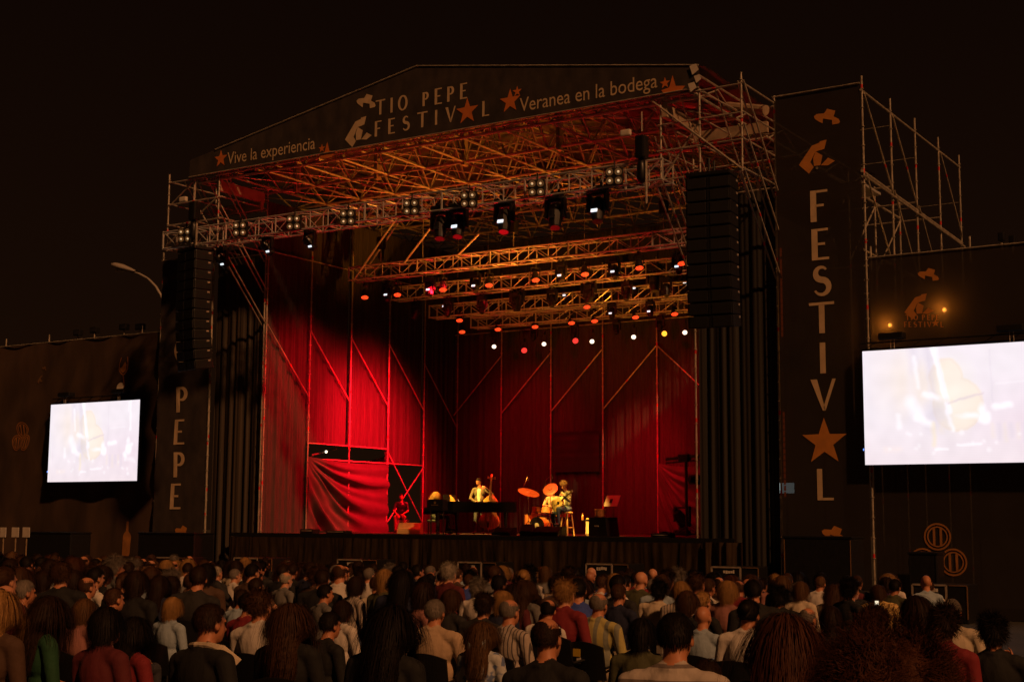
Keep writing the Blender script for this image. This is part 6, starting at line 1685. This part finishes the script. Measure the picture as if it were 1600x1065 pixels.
STW = {'short': 'short {} hair', 'crop': 'cropped {} hair', 'balding': 'receding {} hair', 'bob': '{} bob', 'long': 'long {} hair', 'wavy': 'wavy long {} hair', 'curly': '{} curls', 'bun': '{} bun', 'tail': '{} ponytail', 'fluffy': 'fluffy {} hair', 'bald': 'bald head'}
def pick(L):
    t_ = sum(b for a, b in L); x = rnd.uniform(0, t_)
    for a, b in L:
        x -= b
        if x <= 0: return a
    return L[-1][0]
LM = [(75, "left of the smaller screen"), (225, "below the smaller screen"), (325, "below the left banner"), (410, "below the left wing curtain"), (600, "below the swagged cloth"), (800, "below the piano"), (910, "below the drums"), (1090, "below the music stand"), (1215, "below the right wing curtain"), (1345, "below FESTIVAL banner"), (1700, "below the larger screen")]
cand = []
for r_ in range(20):
    Y = -11.6 - .97 * r_
    x = 2.0 + (r_ % 2) * .28
    xmax = 25.7 + max(0, (-17 - Y)) * .5
    while x < xmax:
        xx = x + rnd.uniform(-.06, .06); yy = Y + rnd.uniform(-.10, .10); x += .57
        hx, hy, D = proj((xx, yy, gz(yy) + 1.33))
        if hx < -25 or hx > 1625 or D < 7.2 or hy > 1010: continue
        if rnd.random() < .07: continue
        w = FPX * .17 / D
        bad = False
        for (ex, et, eD, ew, eX, eY) in AUD:
            if math.hypot(eX - xx, (eY - yy) * .9) < .47: bad = True; break
            if D < eD + .2 and abs(ex - hx) < .52 * (w + ew) and hy < et + 1.35 * ew: bad = True; break
            if D < eD and D < 12 and abs(ex - hx) < 1.3 * w and hy < et + 2.6 * ew and hy + 1.2 * w > et and abs(ex - hx) < .75 * (w + ew): bad = True; break
        if not bad: cand.append((D, xx, yy, hx, hy, r_))
cand.sort()
NMAX = 292 - len(NEAR)
used_l = {}; rows_n = {}
far_bodies = []
def rowword(i): return f"{ordn[i]} row from stage" if i else "front row"
plan = []
for c in cand:
    st_ = pick(STY); hc_ = rnd.choice(HC[st_]); sh_ = pick(SW)
    plan.append((c, st_, hc_, sh_))
for c, st_, hc_, sh_ in plan: rows_n.setdefault(c[5], []).append(c[3])
for v_ in rows_n.values(): v_.sort()
base = {}
for c, st_, hc_, sh_ in plan[:NMAX]:
    lm = next(t_ for lim, t_ in LM if c[3] < lim)
    k_ = (STW[st_].format(hc_), SWORD[sh_], lm); base[k_] = base.get(k_, 0) + 1
seen = {}
for q_, (c, st_, hc_, sh_) in enumerate(plan):
    D, xx, yy, hx, hy, r_ = c
    lm = next(t_ for lim, t_ in LM if hx < lim)
    h_ = STW[st_].format(hc_); s_ = SWORD[sh_]
    L1 = f"person with {h_} and {s_}, seated {lm}"
    if base.get((h_, s_, lm), 0) > 1: L1 = f"person with {h_}, {s_}, {rowword(r_)} {lm.replace('the ', '')}"
    if L1 in seen: L1 = f"person with {h_}, {s_}, {rowword(r_)}, {ordn[min(20, rows_n[r_].index(hx))]} from left"
    if len(L1.split()) > 16: L1 = L1.replace('dark brown', 'brown').replace('person with ', '')
    seen[L1] = 1
    ang = math.atan2(-(8 - xx), (4 - yy)) * .35 + rad(rnd.uniform(-34, 26))
    sc = rnd.uniform(.92, 1.06); female = st_ in ('bob', 'long', 'wavy', 'bun', 'tail')
    bd = rnd.choice([4, 4, 0, 1] if female else [0, 1, 2, 3, 3] ) if D > 7 else rnd.choice([0, 4])
    loc = Vector((xx, yy, gz(yy)))
    if q_ < NMAX:
        o = spectator_obj(loc, ang, sc, bd, st_, hc_, sh_, rnd.randrange(3), rnd.randrange(3), L1, seed=q_)
        ITEMS.append((D, loc, ang, sc, f"{h_} and {s_}, {rowword(r_)}", rnd.choice([None, None, None, 'yellow', 'paper']), o))
    else: far_bodies.append((loc, ang, sc, bd, st_, hc_, sh_))
if far_bodies:      # the farthest spectators beyond the individuals, as one mass
    bmx = bmesh.new(); mats_ = []; midx = {}
    def mi_(m_):
        if m_.name not in midx: midx[m_.name] = len(mats_); mats_.append(m_)
        return midx[m_.name]
    def addm(me, T, ms):
        n0 = len(bmx.faces); bmx.from_mesh(me); bmx.faces.ensure_lookup_table(); bmx.verts.ensure_lookup_table()
        vs = set()
        for f_ in bmx.faces[n0:]:
            f_.material_index = ms[min(f_.material_index, len(ms) - 1)]
            vs.update(f_.verts)
        for v in vs: v.co = T @ v.co
    for loc, ang, sc, bd, st_, hc_, sh_ in far_bodies:
        T = Matrix.LocRotScale(loc, Matrix.Rotation(ang, 3, 'Z').to_euler(), Vector((sc, sc, sc)))
        addm(BODY[bd], T, [mi_(SKINS[0]), mi_(SH[sh_]), mi_(TR[0]), mi_(M['black']), mi_(M['eye']), mi_(M['lip'])])
        if st_ != 'bald': addm(HAIR[st_][0], T @ Matrix.Translation(HEADC), [mi_(HM[hc_])])
    me = bpy.data.meshes.new("crowd"); bmx.to_mesh(me); bmx.free()
    for m_ in mats_: me.materials.append(m_)
    o = bpy.data.objects.new("crowd", me); scene.collection.objects.link(o); tag(o, "mass of the farthest seated spectators in the front rows", "crowd", None, "stuff")
for o in bpy.data.objects:
    if "label" in o and len(o["label"].split()) > 16: print("LONG", o.name, len(o["label"].split()), o["label"])
print("AUDIENCE near", len(NEAR), "cand", len(cand), "mass", len(far_bodies))
for D, loc, ang, sc, words, stick, o in ITEMS:
    if D < 14.5:
        wl = ("black chair under " + words).replace(", seated", "").split()
        if 'blue bow' in words: continue
        ch_o = chair(" ".join(wl[:15]), loc, ang, stick); ch_o.scale = (sc, sc, min(sc, 1.0))
